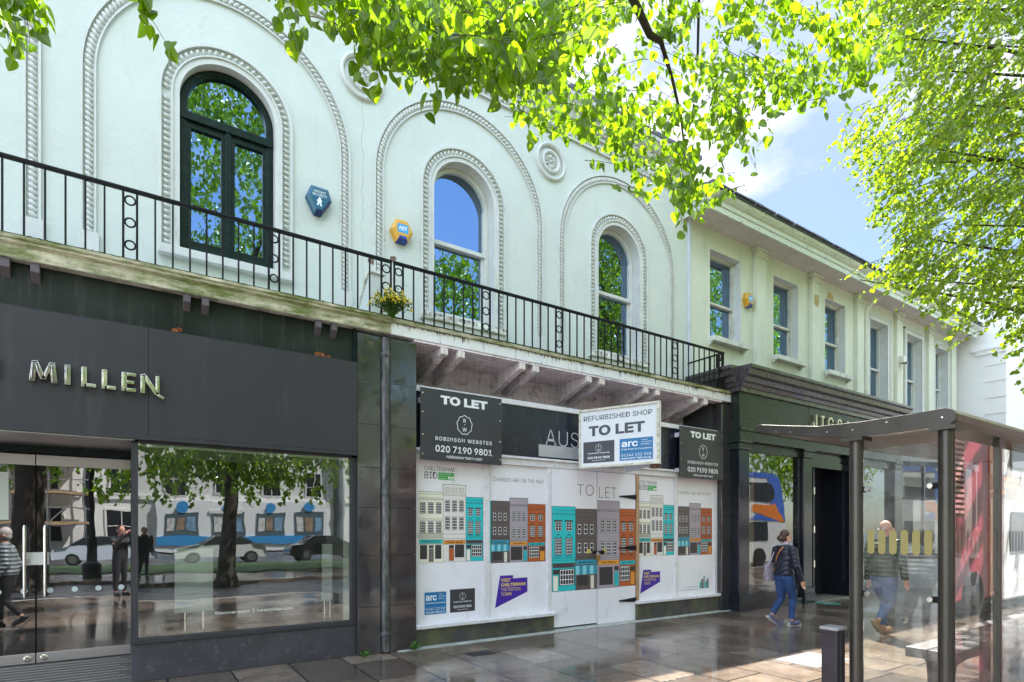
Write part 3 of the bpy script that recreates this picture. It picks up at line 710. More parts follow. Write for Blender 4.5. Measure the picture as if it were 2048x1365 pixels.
# ------------------------------------------------------------------ boarded shop in the middle
hb = thing('shop_hoarding', 'white printed hoarding with drawn coloured townhouses between granite pillars', 'hoarding', (6.4, .1, 0))
PW = mat('poster_white', (.80, .78, .82), .42, var=.04, vscale=2, stain=(.64, .61, .61), stain_amt=.2, stain_scale=(3, 3, 1))
fr = mat('hoarding_frame', (.70, .68, .70), .5, var=.10, vscale=8, bump=.2, stain=(.34, .29, .25), stain_amt=.25, stain_scale=(9, 9, 9))
INK = flat('#2a2628', .5)
def win(mb, a, b, w, h, nx, ny, fc='#f4f1ee', pc='#2b2a30', arch=False):
    mb.rect(a - w*.07, a + w*1.07, b - h*.04, b + h*1.05, .0022, INK); mb.rect(a, a + w, b, b + h, .003, flat(fc))
    gx, gy = w * .2 / (nx + 1), h * .2 / (ny + 1); pw, ph = (w - gx*(nx+1)) / nx, (h - gy*(ny+1)) / ny
    for i in range(nx):
        for j in range(ny):
            mb.rect(a + gx + i*(pw+gx), a + gx + i*(pw+gx) + pw, b + gy + j*(ph+gy), b + gy + j*(ph+gy) + ph, .0038, flat(pc))
def pane(mb, a, b, w, h, c, t=.008): mb.rect(a - t*.5, a + w + t*.5, b - t*.5, b + h + t*.5, .0022, INK); mb.rect(a, a + w, b, b + h, .003, flat(c))
def house(mb, kind, a, b, w, h):
    """one drawn townhouse, w by h, lower left at (a, b)"""
    cw = dict(cream='#e4e1cf', pale='#ddd8d2', teal='#22bcc0', dark='#5f5553', mauve='#a59aa2', rust='#b1592a')[kind]
    t = .006
    mb.rect(a - t, a + w + t, b, b + h + t, .0010, INK); mb.rect(a, a + w, b + t*.5, b + h, .0016, flat(cw))
    def line(y, k=.004): mb.rect(a, a + w, b + y*h, b + y*h + k, .0022, INK)
    def dash(y, n):
        for i in range(n): mb.rect(a + w*(i+.3)/n, a + w*(i+.6)/n, b + y*h - .012, b + y*h, .0022, INK)
    def sign(c, s, y=.235, k=.055, ic=INK): 
        pane(mb, a + w*.03, b + y*h, w*.94, k*h, c); text(mb, s, a + w*.5, b + y*h + k*h*.25, w*.72, k*h*.5, .004, ic, .02, center=True)
    if kind == 'cream':
        line(.97); line(.92); line(.90); dash(.90, 18); line(.62); line(.60)
        for i in range(3):
            win(mb, a + w*(.06 + .33*i), b + .70*h, w*.2, .15*h, 4, 4); win(mb, a + w*(.06 + .33*i), b + .43*h, w*.2, .15*h, 4, 4)
        for i in range(26): mb.rect(a + w*i/26, a + w*i/26 + .004, b + .35*h, b + .42*h, .0042, INK)
        line(.42); line(.35); sign('#22b3b4', 'FASHION & STYLE', .275, .055); line(.26)
        pane(mb, a + w*.06, b + .06*h, w*.27, .19*h, '#3a3638'); pane(mb, a + w*.42, b + .02*h, w*.18, .18*h, '#6f6a68'); pane(mb, a + w*.68, b + .06*h, w*.24, .19*h, '#3a3638'); pane(mb, a + w*.42, b + .215*h, w*.18, .03*h, '#3a3638')
    if kind == 'pale':
        line(.88); line(.86); line(.30); line(.36)
        for i in range(3): pane(mb, a + w*(.1 + .3*i), b + .905*h, w*.2, .055*h, '#cfcac6', .006)
        for i in range(3):
            win(mb, a + w*(.09 + .31*i), b + .655*h, w*.19, .14*h, 3, 4); win(mb, a + w*(.09 + .31*i), b + .42*h, w*.19, .16*h, 3, 4)
        sign('#dc8f35', 'CAFE BAR', .232, .048); pane(mb, a + w*.26, b + .02*h, w*.2, .15*h, '#b1592a'); pane(mb, a + w*.26, b + .18*h, w*.2, .035*h, '#3a3638'); pane(mb, a + w*.52, b + .06*h, w*.19, .16*h, '#3a3638'); pane(mb, a + w*.72, b + .06*h, w*.2, .16*h, '#3a3638')
    if kind in ('teal', 'rust'):
        line(.955); line(.915); dash(.915, 7); line(.39); line(.365)
        for i in range(2):
            c = a + w*(.12 + .46*i)
            mb.rect(c - w*.05, c + w*.32, b + .825*h, b + .84*h, .0022, INK); win(mb, c + w*.02, b + .715*h, w*.24, .105*h, 2, 3)
            mb.poly([(c - w*.04, b + .625*h), (c + w*.31, b + .625*h), (c + w*.135, b + .685*h)], .0022, INK); mb.poly([(c, b + .632*h), (c + w*.27, b + .632*h), (c + w*.135, b + .672*h)], .003, flat(cw))
            win(mb, c, b + .44*h, w*.27, .18*h, 4, 5)
            for q in range(7): mb.rect(c - w*.02 + w*.31*q/7, c - w*.02 + w*.31*q/7 + .005, b + .40*h, b + .44*h, .0042, INK)
        sign('#5a4a50' if kind == 'teal' else '#25b8bd', 'TREATS & GIFTS' if kind == 'teal' else 'BOX OFFICE', .28, .05)
        if kind == 'teal':
            pane(mb, a + w*.04, b + .01*h, w*.2, .175*h, '#e9e6d8'); pane(mb, a + w*.04, b + .205*h, w*.26, .05*h, '#3a3638'); win(mb, a + w*.33, b + .075*h, w*.6, .18*h, 5, 3)
        else:
            win(mb, a + w*.06, b + .075*h, w*.56, .18*h, 5, 3); pane(mb, a + w*.70, b + .02*h, w*.24, .16*h, '#dc8f35'); pane(mb, a + w*.70, b + .2*h, w*.26, .05*h, '#3a3638')
    if kind == 'dark':
        line(.895); line(.645); line(.42); line(.40)
        for i in range(3):
            win(mb, a + w*(.10 + .29*i), b + .69*h, w*.15, .12*h, 1, 2); win(mb, a + w*(.10 + .29*i), b + .46*h, w*.15, .12*h, 1, 2)
        sign('#2d9fb8', 'Restaurant', .315, .055)
        for i in range(6): mb.rect(a + w*i/6, a + w*(i+1)/6, b + .19*h, b + .30*h, .003, flat('#2f93ad' if i % 2 else '#86cbd8'))
        pane(mb, a + w*.08, b + .055*h, w*.5, .12*h, '#3a3638'); pane(mb, a + w*.7, b + .01*h, w*.16, .165*h, '#dcd8c8')
    if kind == 'mauve':
        line(.90); line(.885); dash(.885, 7); line(.345)
        for i in range(3):
            win(mb, a + w*(.13 + .28*i), b + .64*h, w*.16, .145*h, 2, 4); win(mb, a + w*(.13 + .28*i), b + .375*h, w*.16, .155*h, 2, 4)
        sign('#e39a34', 'Jewellery', .27, .05); pane(mb, a + w*.07, b + .04*h, w*.6, .20*h, '#3a3638'); pane(mb, a + w*.76, b + .02*h, w*.19, .16*h, '#22b0b4'); pane(mb, a + w*.76, b + .2*h, w*.19, .045*h, '#3a3638')
def people_icon(mb, a, b, h, n=4):
    for i in range(n): mb.rect(a + i*h*.35, a + i*h*.35 + h*.22, b, b + h*(.6 + .1*(i % 2)), .003, flat('#eef3ee'))
def bid_logo(mb, a, b, s=1.0):
    text(mb, 'CHELTENHAM', a, b + .115*s, .47*s, .062*s, .001, INK, -.004); text(mb, 'BID', a, b, .20*s, .095*s, .001, INK, 0)
    mb.rect(a + .215*s, a + .47*s, b - .01*s, b + .095*s, .001, flat('#37a24a'))
    for i, q in enumerate(('Local businesses', 'improving', 'our town')): text(mb, q, a + .222*s, b + (.066 - .032*i)*s, (.2, .13, .11)[i]*s, .02*s, .002, flat('#e6f0e4'))
    people_icon(mb, a + .37*s, b, .07*s)
def arc_card(mb, a, b, w, h):
    wh = flat('#eaf2f5')
    mb.rect(a, a + w, b, b + h, .001, flat('#156fa6')); text(mb, 'arc', a + w*.06, b + h*.62, w*.5, h*.24, .002, wh, .02)
    text(mb, 'downing', a + w*.65, b + h*.76, w*.31, h*.075, .002, wh); text(mb, 'bentley', a + w*.65, b + h*.65, w*.26, h*.08, .002, wh); mb.rect(a + w*.66, a + w*.84, b + h*.885, b + h*.9, .002, wh)
    text(mb, 'Retail Property Consultants', a + w*.06, b + h*.46, w*.9, h*.085, .002, wh, .01); text(mb, '01242 222 369', a + w*.05, b + h*.19, w*.9, h*.12, .002, wh); text(mb, 'www.arcretail.co.uk', a + w*.05, b + h*.05, w*.9, h*.105, .002, wh, .01)
def rw_badge(mb, a, b, r, n, mt):
    P, Q = [], []
    for i in range(64):
        t = 2*math.pi*i/64; k = 1 + .045*math.cos(9*t - 9*math.pi/2); P.append((a + r*k*math.cos(t), b + r*1.1*k*math.sin(t))); Q.append((a + r*.92*k*math.cos(t), b + r*1.1*.93*k*math.sin(t)))
    mb.add([(x, y, n) for x, y in P] + [(x, y, n) for x, y in Q], [(i, (i+1) % 64, 64 + (i+1) % 64, 64 + i) for i in range(64)], mt)
    text(mb, 'R', a, b + r*.28, None, r*.45, n, mt, .01, center=True); text(mb, 'W', a, b - r*.75, None, r*.45, n, mt, .01, center=True); mb.rect(a - r*.05, a + r*.05, b, b + r*.1, n, mt)
def rw_card(mb, a, b, w, h):
    wh = flat('#e9e9ea')
    mb.rect(a, a + w, b, b + h, .001, flat('#3a3b40')); rw_badge(mb, a + w/2, b + h*.68, h*.15, .002, wh)
    text(mb, 'ROBINSON WEBSTER', a + w/2, b + h*.42, w*.7, h*.05, .002, wh, .02, center=True); text(mb, '020 7190 9801', a + w/2, b + h*.18, w*.72, h*.11, .002, wh, .02, center=True); text(mb, 'robinsonwebster.com', a + w/2, b + h*.085, w*.44, h*.045, .002, wh, .01, center=True)
def visit_flag(mb, a, b, s):
    mb.poly([(a, b), (a + .53*s, b + .19*s), (a + .53*s, b + .39*s), (a + .29*s, b + .385*s), (a + .29*s, b + .43*s), (a + .08*s, b + .43*s)], .001, flat('#43249a'))
    yl = flat('#f0cf3c'); x = a + .095*s
    for i, (q, w) in enumerate((('VISIT', .155), ('CHELTENHAM', .40), ('THE FESTIVAL', .33), ('TOWN', .17))): text(mb, q, x, b + (.345 - .063*i)*s, w*s, .044*s, .002, yl, .02 if i < 2 else .0)
def panel(name, x0, x1, z0, z1, y, label):
    k = MB(); k.box(x0, x1, y, y + .02, z0, z1, PW); p = build(k, name, hb, label=label, bevel=.002)
    a = MB(); a.xf = facade_xf(0, y - .0005, 0); return p, a
# left pair
p, a = panel('poster_panel', 3.252, 4.293, .306, 2.602, .13, 'poster with cream, white and teal drawn houses'); bid_logo(a, 3.35, 2.33, .98)
house(a, 'cream', 3.262, 1.15, .372, .99); house(a, 'pale', 3.638, 1.155, .362, 1.10); house(a, 'teal', 4.004, 1.155, .283, .93); arc_card(a, 3.35, .43, .335, .31); rw_card(a, 3.745, .43, .41, .33); build(a, 'print', p)
p, a = panel('poster_panel', 4.397, 5.463, .306, 2.602, .13, 'poster with dark, mauve and rust drawn houses'); text(a, 'CHANGES ARE ON THE WAY', 4.46, 2.345, .95, .058, .001, INK, -.006, 1.15)
a.rect(4.402, 4.43, 1.13, 2.05, .0016, flat('#22bcc0')); house(a, 'dark', 4.435, 1.115, .325, .93); house(a, 'mauve', 4.765, 1.115, .335, .985); house(a, 'rust', 5.105, 1.115, .335, .90); visit_flag(a, 4.50, .44, 1.12); build(a, 'print', p)
# doors
dl, a = panel('hoarding_door', 5.55, 6.508, .045, 2.60, .10, 'left door leaf with teal and dark houses'); text(a, 'TO', 6.075, 2.185, .36, .185, .001, INK, -.016)
house(a, 'teal', 5.556, .62, .48, 1.37); house(a, 'dark', 6.042, .62, .462, 1.34); text(a, 'www.cheltenhambid.co.uk', 5.6, .345, .88, .062, .001, flat('#f2f0f2')); build(a, 'print', dl)
dr, a = panel('hoarding_door', 6.524, 7.42, .02, 2.60, .10, 'right door leaf with mauve and rust houses'); text(a, 'LET', 6.56, 2.16, .40, .185, .001, INK, -.016)
house(a, 'mauve', 6.53, .62, .50, 1.49); house(a, 'rust', 7.035, .63, .38, 1.35); build(a, 'print', dr)
for z in (2.19, 1.29, .37):
    k = MB(); k.prism([(7.02, z), (7.43, z - .035), (7.43, z + .05), (7.02, z + .02)], 'y', .082, .098, blackiron); build(k, 'hinge', dr)
brass = mat('brass', (.5, .36, .12), .3, .9)
k = MB(); k.box(6.40, 6.66, .075, .098, 1.215, 1.26, blackiron); k.box(6.29, 6.345, .085, .098, 1.22, 1.29, mat('yellow_tag', (.6, .47, .05), .5)); k.box(6.655, 6.7, .085, .098, 1.22, 1.29, mat('yellow_tag', (.6, .47, .05))); k.box(6.46, 6.53, .045, .075, 1.11, 1.19, brass); k.tube([(6.475, .06, 1.19), (6.475, .06, 1.23), (6.495, .06, 1.245), (6.515, .06, 1.23), (6.515, .06, 1.19)], .008, steel, 6); build(k, 'padlock', dl, bevel=.003)
# right pair
p, a = panel('poster_panel', 7.512, 8.468, .356, 2.602, .13, 'right-hand poster with cream, white and teal houses'); bid_logo(a, 7.55, 2.34, .95)
house(a, 'cream', 7.53, 1.14, .31, .98); house(a, 'pale', 7.845, 1.145, .325, 1.10); house(a, 'teal', 8.175, 1.145, .287, .93); visit_flag(a, 7.57, .47, .98); build(a, 'print', p)
p, a = panel('poster_panel', 8.552, 9.633, .356, 2.602, .13, 'right-hand poster with dark, mauve and rust houses'); text(a, 'CHANGES ARE ON THE WAY', 8.61, 2.30, .95, .056, .001, INK, -.006, 1.15)
a.rect(8.557, 8.58, 1.15, 2.05, .0016, flat('#22bcc0')); house(a, 'dark', 8.585, 1.13, .32, .93); house(a, 'mauve', 8.91, 1.13, .33, 1.0); house(a, 'rust', 9.245, 1.13, .335, .91)
a.rect(9.2, 9.5, .45, .75, .001, flat('#dfe3e2'))
for i, c in enumerate(('#22a9ae', '#5f5553', '#8d9ba3', '#22a9ae', '#59606a')): a.rect(9.21 + .055*i, 9.26 + .055*i, .47, .60 + .05*(i % 3), .002, flat(c))
text(a, 'The ultimate town gift', 8.80, .50, .36, .026, .001, INK); text(a, 'www.cheltenhamgiftcard.co.uk', 8.66, .45, .5, .026, .001, INK); build(a, 'print', p)
# timber frame, sills, stall risers
k = MB()
for x0, x1 in ((3.19, 3.25), (4.295, 4.395), (5.465, 5.545), (8.47, 8.55), (9.635, 9.72)): k.box(x0, x1, .10, .18, .30, 2.62, fr)
k.box(3.19, 9.72, .09, .18, 2.603, 2.70, fr); k.box(3.19, 9.72, .06, .16, 2.702, 2.74, fr)
build(k, 'timber_frame', hb, bevel=.006)
boxpart('timber_post', hb, 7.435, 7.51, .09, .18, .3, 2.6, mat('bare_timber', (.42, .27, .15), .7, var=.3, vscale=4, stretch=(9, 9, .6)))
for x0, x1, z in ((3.18, 5.60, .25), (7.40, 9.78, .30)): boxpart('sill', hb, x0, x1, .02, .16, z, z + .055, fr, .01)
rmat = mat('dark_riser', (.05, .047, .05), .5, var=.4, vscale=4, bump=.3, stain=(.10, .11, .045), stain_amt=.8, stain_scale=(2, 2, 2))
for x0, x1, z in ((3.172, 5.56, .248), (7.42, 9.718, .298)): boxpart('riser', hb, x0, x1, .055, .4, .01, z, rmat)
boxpart('backing', hb, 3.17, 9.72, .2, .22, 0, 2.75, darkroom, 0)
# old name board above it
nb = thing('name_board', 'navy-black name board with silver letters, half hidden by the angled sign', 'sign', (6.4, .12, 2.75))
navy = mat('navy_board', (.016, .018, .030), .25, var=.3, vscale=2.4, bump=.03, stain=(.10, .10, .13), stain_amt=.22, stain_scale=(8, 8, .5))
b = MB(); b.box(3.19, 9.715, .12, .16, 2.742, 3.52, navy); build(b, 'board', nb, bevel=.003)
b = MB(); b.box(3.19, 9.715, .09, .17, 3.522, 3.60, fr); build(b, 'top_batten', nb, bevel=.006)
k = MB(); k.xf = facade_xf(0, .118, 0); text(k, 'AUS', 5.44, 2.965, .69, .25, .001, flat('#b9bcc2'), -.012); build(k, 'lettering', nb)
k = MB(); k.box(5.30, 7.6, .105, .119, 2.775, 2.962, mat('silver_bar', (.55, .56, .58), .3, .6)); build(k, 'silver_bar', nb)
boxpart('wall_return', nb, 9.60, 9.715, .2, .85, 2.75, 4.18, darkroom, 0)

def let_board(x0, x1, z0, z1, label):
    t = thing('letting_board', label, 'sign', ((x0 + x1)/2, -.01, z0), 'grey letting boards on the shop fascia')
    k = MB(); k.box(x0, x1, -.02, .0, z0, z1, mat('letting_grey', (.036, .037, .041), .4, var=.1)); p = build(k, 'board', t, bevel=.003)
    k = MB(); k.box(x0 + .02, x1 - .02, .0, .12, z1 - .2, z1 - .12, fr); k.box(x0 + .02, x1 - .02, .0, .12, z0 + .1, z0 + .18, fr); build(k, 'batten', t)
    a = MB(); a.xf = facade_xf(x0, -.021, z0); w, h = x1 - x0, z1 - z0; wh = flat('#e6e8ea'); c = w * .52
    text(a, 'TO LET', c, h*.80, w*.58, h*.125, .001, wh, .045, center=True); rw_badge(a, c, h*.54, h*.125, .001, wh)
    text(a, 'ROBINSON WEBSTER', c, h*.285, w*.70, h*.055, .001, wh, .012, 1.2, center=True); text(a, '020 7190 9801', c, h*.125, w*.70, h*.095, .001, wh, .016, center=True); text(a, 'robinsonwebster.com', c, h*.045, w*.44, h*.045, .001, wh, .01, center=True)
    build(a, 'lettering', t)
    s = MB()
    for q in (.08, .35, .66, .92):
        for x in (x0 + .03, x1 - .03): s.lathe([(.012, 0), (.012, -.004), (.006, -.006)], (x, -.02, z0 + h*q), 'y', hsteel, 10)
    build(s, 'bolts', t)
let_board(3.224, 4.525, 2.567, 3.55, 'larger-looking grey letting board next to the granite pillar and drainpipe')
let_board(8.457, 9.747, 2.597, 3.56, 'grey letting board on the right, beside the green shopfront')

# V-shaped projecting board
vb = thing('projecting_sign', 'white V-shaped refurbished-shop board jutting out over the pavement', 'sign', (6.3, -.6, 2.6))
A0, B0 = Vector((6.02, -.02, 0)), Vector((6.56, -1.24, 0))
d = (B0 - A0).normalized(); nn = Vector((d.y, -d.x, 0))
if nn.x > 0: nn = -nn
LW = (B0 - A0).length; ZB, ZTP = 2.607, 3.55
cream = mat('sign_edge', (.66, .63, .52), .55, var=.2, vscale=9, stain=(.2, .16, .03), stain_amt=.5, stain_scale=(7, 7, 7))
def leaf_xf(P0, dd, n_): return Matrix(((dd.x, 0, n_.x, P0.x), (dd.y, 0, n_.y, P0.y), (0, 1, 0, 0), (0, 0, 0, 1)))
k = MB(); k.xf = leaf_xf(A0, d, nn)
sw = mat('sign_white', (.72, .74, .77), .4, var=.03)
k.box(0, LW, ZB, ZTP, -.05, 0, sw); vf = build(k, 'board', vb)
k = MB(); k.xf = leaf_xf(A0, d, nn)
for q in ((0, LW, ZB, ZB + .035), (0, LW, ZTP - .035, ZTP), (0, .03, ZB + .035, ZTP - .035), (LW - .045, LW, ZB + .035, ZTP - .035)): k.box(q[0], q[1], q[2], q[3], .001, .022, cream)
build(k, 'edge_trim', vb, bevel=.003)
k = MB(); k.xf = leaf_xf(A0 + nn * .001, d, nn) @ Matrix.Translation((0, ZB, 0)); h = ZTP - ZB; ik = flat('#2d3a44'); gk = flat('#3b444b')
text(k, 'REFURBISHED SHOP', LW*.06, h*.80, LW*.85, h*.085, .002, ik, .006); text(k, 'TO LET', LW*.125, h*.535, LW*.70, h*.175, .002, gk, .035)
rw_card(k, LW*.055, h*.085, LW*.40, h*.36); arc_card(k, LW*.52, h*.085, LW*.40, h*.36); build(k, 'print', vb)
C0 = Vector((7.12, -.02, 0)); d2_ = (C0 - B0).normalized(); n2_ = Vector((d2_.y, -d2_.x, 0)); n2_ = n2_ if n2_.x > 0 else -n2_
k = MB(); k.xf = leaf_xf(B0 + d2_*.06, d2_, n2_); k.box(0, (C0 - B0).length - .06, ZB, ZTP, -.05, 0, sw); build(k, 'board', vb, label='hidden back leaf of the board')
k = MB()
for z in (ZTP - .2,): k.tube([(6.2, .1, z), (6.56, -1.18, z)], .015, blackiron, 6); k.tube([(6.95, .1, z), (6.6, -1.18, z)], .015, blackiron, 6)
k.box(6.52, 6.64, -1.2, -1.08, ZB - .06, ZB - .002, mat('rust_bracket', (.11, .05, .03), .8, var=.4))
build(k, 'bracket', vb)
# bird netting sagging under the balcony
k = MB(); nm = mat('bird_net', (.03, .03, .03), .8)
for i in range(66):
    x = 3.2 + i * .1; k.tube([(x, .05, 4.15), (x, .07, 3.85), (x, .11, 3.60)], .0011, nm, 3, cap=False)
for j in range(6):
    z = 4.12 - j * .1; k.tube([(3.2, .05 + j*.01, z), (6, .06 + j*.01, z - .01), (9.7, .05 + j*.01, z)], .0011, nm, 3, cap=False)
tag(build(k, 'bird_netting', loc=(6.4, .05, 3.6)), 'fine black bird netting hung under the balcony over the boarded shop', 'netting')
# alarm boxes
def alarm(pts, low, base, lowc, label, y0=.9, dep=.12, ins=.03):
    cx = sum(p[0] for p in pts)/len(pts); cz = sum(p[1] for p in pts)/len(pts)
    t = thing('alarm_box', label, 'alarm', (cx, y0, cz))
    k = MB(); n = len(pts); inner = [(cx + (x - cx)*(1 - ins*8), cz + (z - cz)*(1 - ins*8)) for x, z in pts]
    vs = [(x, y0, z) for x, z in pts] + [(x, y0 - dep*.75, z) for x, z in pts] + [(x, y0 - dep, z) for x, z in inner]
    mats = [base] * n
    for i in range(n):
        mt = lowc if i in low else base
        k.add([vs[i], vs[(i+1) % n], vs[n + (i+1) % n], vs[n + i]], [(0, 1, 2, 3)], mt); k.add([vs[n+i], vs[n+(i+1) % n], vs[2*n+(i+1) % n], vs[2*n+i]], [(0, 1, 2, 3)], mt)
    k.add(vs[2*n:], [tuple(range(n))], base)
    build(k, 'casing', t, bevel=.003)
    a = MB(); a.xf = facade_xf(cx, y0 - dep - .0015, cz); return t, a
bl = mat('alarm_blue', (.012, .10, .17), .3, var=.1); bd = mat('alarm_navy', (.010, .03, .12), .3)
t, a = alarm([(2.04, 5.93), (2.14, 5.93), (2.27, 6.14), (2.22, 6.29), (1.99, 6.29), (1.93, 6.14)], (0, 1), bl, bd, 'dark blue six-sided alarm box with white lettering, below the dark arched window')
wl = flat('#dfe9ec'); text(a, 'WRIGHT', .0, .075, .17, .032, .001, wl, .01, center=True); text(a, 'SECURITY', .0, .030, .20, .034, .001, wl, .01, center=True)
a.poly([(-.02, -.10), (-.005, -.06), (.01, -.10), (.03, -.10), (.018, -.05), (.035, -.03), (.02, -.015), (.015, .015), (-.012, .018), (-.02, -.01), (-.04, -.03), (-.025, -.05), (-.04, -.09)], .001, wl); build(a, 'emblem', t)
yl_ = mat('alarm_yellow', (.62, .34, .03), .35, var=.12); bb = mat('alarm_blue_base', (.02, .06, .3), .25)
for i, (cx, cz, lab) in enumerate(((3.305, 6.055, 'yellow six-sided alarm box beside the blue-glazed arched window'), (11.86, 6.95, 'yellow six-sided alarm box on the pilaster of the pale green building'))):
    t, a = alarm([(cx - .085, cz - .17), (cx + .085, cz - .17), (cx + .17, cz - .01), (cx + .09, cz + .15), (cx - .09, cz + .15), (cx - .17, cz - .01)], (0,), yl_, bb, lab)
    a.rect(-.085, .085, -.04, .085, .0, flat('#3c9fd8')); text(a, 'ADT', 0, -.005, .13, .06, .001, flat('#f0f6fa'), .03, center=True); a.rect(-.06, .06, -.12, -.085, .0005, bb); build(a, 'badge', t)
# flowering weed on the balcony edge
def weed(name, c, rad, h, nst, label, cat, flowers, seed):
    rnd = random.Random(seed); t = thing(name, label, cat, c)
    g = MB(); lf = MB(); fl = MB(); gm = mat('weed_stem', (.07, .12, .03), .7); lm = mat('weed_leaf', (.07, .17, .02), .55, var=.4, vscale=60); fm = mat('weed_flower', (.72, .55, .02), .5)
    for i in range(nst):
        a = rnd.uniform(0, 6.28); r = rad * rnd.random() ** .6; tip = Vector((c[0] + r*math.cos(a), c[1] + r*math.sin(a)*.7 - .02, c[2] + h*(1 - .55*(r/rad)**2) * rnd.uniform(.5, 1)))
        mid = Vector(c).lerp(tip, .5) + Vector((0, 0, h*.12)); g.tube([c, mid, tip], [.004, .003, .002], gm, 4)
        for j in range(13):
            p = (Vector(c).lerp(mid, j/6) if j < 6 else mid.lerp(tip, (j-6)/6)) + Vector([rnd.uniform(-.02, .02) for _ in '123'])
            u = Vector([rnd.uniform(-1, 1) for _ in '12'] + [rnd.uniform(-.3, .8)]).normalized(); v = u.cross(Vector((rnd.uniform(-1, 1), rnd.uniform(-1, 1), 1))).normalized(); s = rnd.uniform(.022, .05)
            lf.add([p, p + u*s*.5 + v*s*.3, p + u*s, p + u*s*.5 - v*s*.3], [(0, 1, 2, 3)], lm)
        if flowers and rnd.random() < .75:
            for q in range(5): 
                p = tip + Vector([rnd.uniform(-.022, .022) for _ in '123']); fl.ball(p, (.007, .007, .011), fm, 5, 3)
    build(g, 'stems', t); build(lf, 'leaves', t)
    if flowers: build(fl, 'flowers', t)
weed('flowering_weed', (2.80, -.05, 4.41), .31, .36, 120, 'bushy weed with small yellow flowers growing on the balcony edge', 'plant', True, 3)
weed('small_weed', (3.13, -.03, .01), .07, .10, 16, 'small green weed at the foot of the granite pillar', 'plant', False, 5)
weed('small_weed', (2.46, -.03, .0), .05, .05, 9, 'tiny green weed left of the drainpipe foot', 'plant', False, 6)

# dead leaves caught on the fascia ledge and the sign letters
for (x, z, y, n_, sd) in ((1.95, 3.747, .05, 7, 1), (.33, 3.747, .05, 3, 2)):
    rl = random.Random(sd); k = MB(); dl = mat('dead_leaf', (.30, .09, .02), .8, var=.4)
    for i in range(n_):
        p = Vector((x + rl.uniform(-.09, .09), y, z + rl.uniform(.0, .05))); u = Vector((rl.uniform(-1, 1), rl.uniform(-.4, .4), rl.uniform(-1, 1))).normalized() * .035; v = u.cross(Vector((0, 1, .4))).normalized() * .02
        k.add([p - u, p + v, p + u, p - v], [(0, 1, 2, 3)], dl)
    tag(build(k, 'dead_leaves', loc=(x, y, z)), ('small clump of brown dead leaves on the dark fascia ledge, right of its seam', 'two or three brown leaves on the dark fascia ledge above the last metal letter')[sd - 1], 'leaves')

# black drips and grime running down the face of the white balcony slab, moss tufts along its top edge
rd = random.Random(8); k = MB(); dr_ = mat('grime_drip', (.07, .06, .045), .9, var=.4)
for i in range(230):
    x = 2.9 + 7.2 * rd.random(); w = rd.uniform(.003, .012); h = rd.uniform(.01, .035) if rd.random() < .85 else rd.uniform(.05, .11)
    k.add([(x - w, -.0022, 4.344), (x + w, -.0022, 4.344), (x + w*.5, -.0022, 4.344 - h*.7), (x, -.0022, 4.344 - h), (x - w*.6, -.0022, 4.344 - h*.6)], [(0, 4, 3, 2, 1)], dr_)
for cx in (4.4, 7.79):
    for i in range(34):
        x = cx + rd.uniform(-.76, .76); w = rd.uniform(.003, .01); h = rd.uniform(.02, .09); z = 4.836
        k.add([(x - w, .7985, z + .1), (x + w, .7985, z + .1), (x + w*.4, .7985, z + .1 - h), (x - w*.5, .7985, z + .1 - h*.8)], [(0, 3, 2, 1)], dr_)
build(k, 'grime', wb)['kind'] = 'stuff'
k = MB(); ms_ = mat('moss_tuft', (.07, .075, .02), .95, var=.5, vscale=30)
for i in range(420):
    x = -3 + 13.1 * rd.random(); k.ball((x, -.02 + rd.uniform(-.02, .01), 4.408 - (.004 if x > 2.81 else 0)), (rd.uniform(.01, .035), rd.uniform(.008, .02), rd.uniform(.004, .013)), ms_, 6, 4)
build(k, 'moss', wb, smooth=180)['kind'] = 'stuff'
# ------------------------------------------------------------------ pale green building with the dark green shopfront
pb = thing('pale_building', 'pale green two-storey building with sash windows and deep eaves above the dark green shopfront', 'building', (17, .9, 0))
pale = stucco('pale_stucco', (.63, .67, .565), (.50, .52, .43), .32)
reveal = mat('reveal_white', (.62, .65, .64), .6, var=.08, vscale=4, bump=.15)
X0, X1 = 9.805, 23.72
OPS = [(10.54, 11.64, 5.86, 7.80), (12.95, 14.03, 5.86, 7.82), (15.32, 16.38, 5.86, 7.80), (17.70, 18.79, 4.4, 7.73), (20.07, 21.16, 4.4, 7.75), (22.17, 23.16, 4.4, 7.72)]
b = MB(); x = X0
for (a, c, z0, z1) in OPS:
    b.quad((x, .9, 3), (a, .9, 3), (a, .9, 8.6), (x, .9, 8.6), pale)
    b.quad((a, .9, 3), (c, .9, 3), (c, .9, z0), (a, .9, z0), pale); b.quad((a, .9, z1), (c, .9, z1), (c, .9, 8.6), (a, .9, 8.6), pale)
    for q in (((a, .9, z0), (a, 1.25, z0), (a, 1.25, z1), (a, .9, z1)), ((c, 1.25, z0), (c, .9, z0), (c, .9, z1), (c, 1.25, z1)), ((a, .9, z1), (a, 1.25, z1), (c, 1.25, z1), (c, .9, z1)), ((a, 1.25, z0), (a, .9, z0), (c, .9, z0), (c, 1.25, z0))): b.quad(*q, reveal)
    x = c
b.quad((x, .9, 3), (X1, .9, 3), (X1, .9, 8.6), (x, .9, 8.6), pale)
b.quad((X1, .9, 0), (X1, 10, 0), (X1, 10, 8.6), (X1, .9, 8.6), pale)
build(b, 'wall', pb)
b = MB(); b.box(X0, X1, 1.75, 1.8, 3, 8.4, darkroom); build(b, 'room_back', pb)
curtain = mat('curtain', (.28, .29, .26), .8, var=.25, vscale=9, stretch=(9, 9, .3))
sashw = mat('sash_paint', (.60, .60, .54), .5, var=.15, vscale=6, stain=(.25, .22, .16), stain_amt=.4, stain_scale=(8, 8, 3))
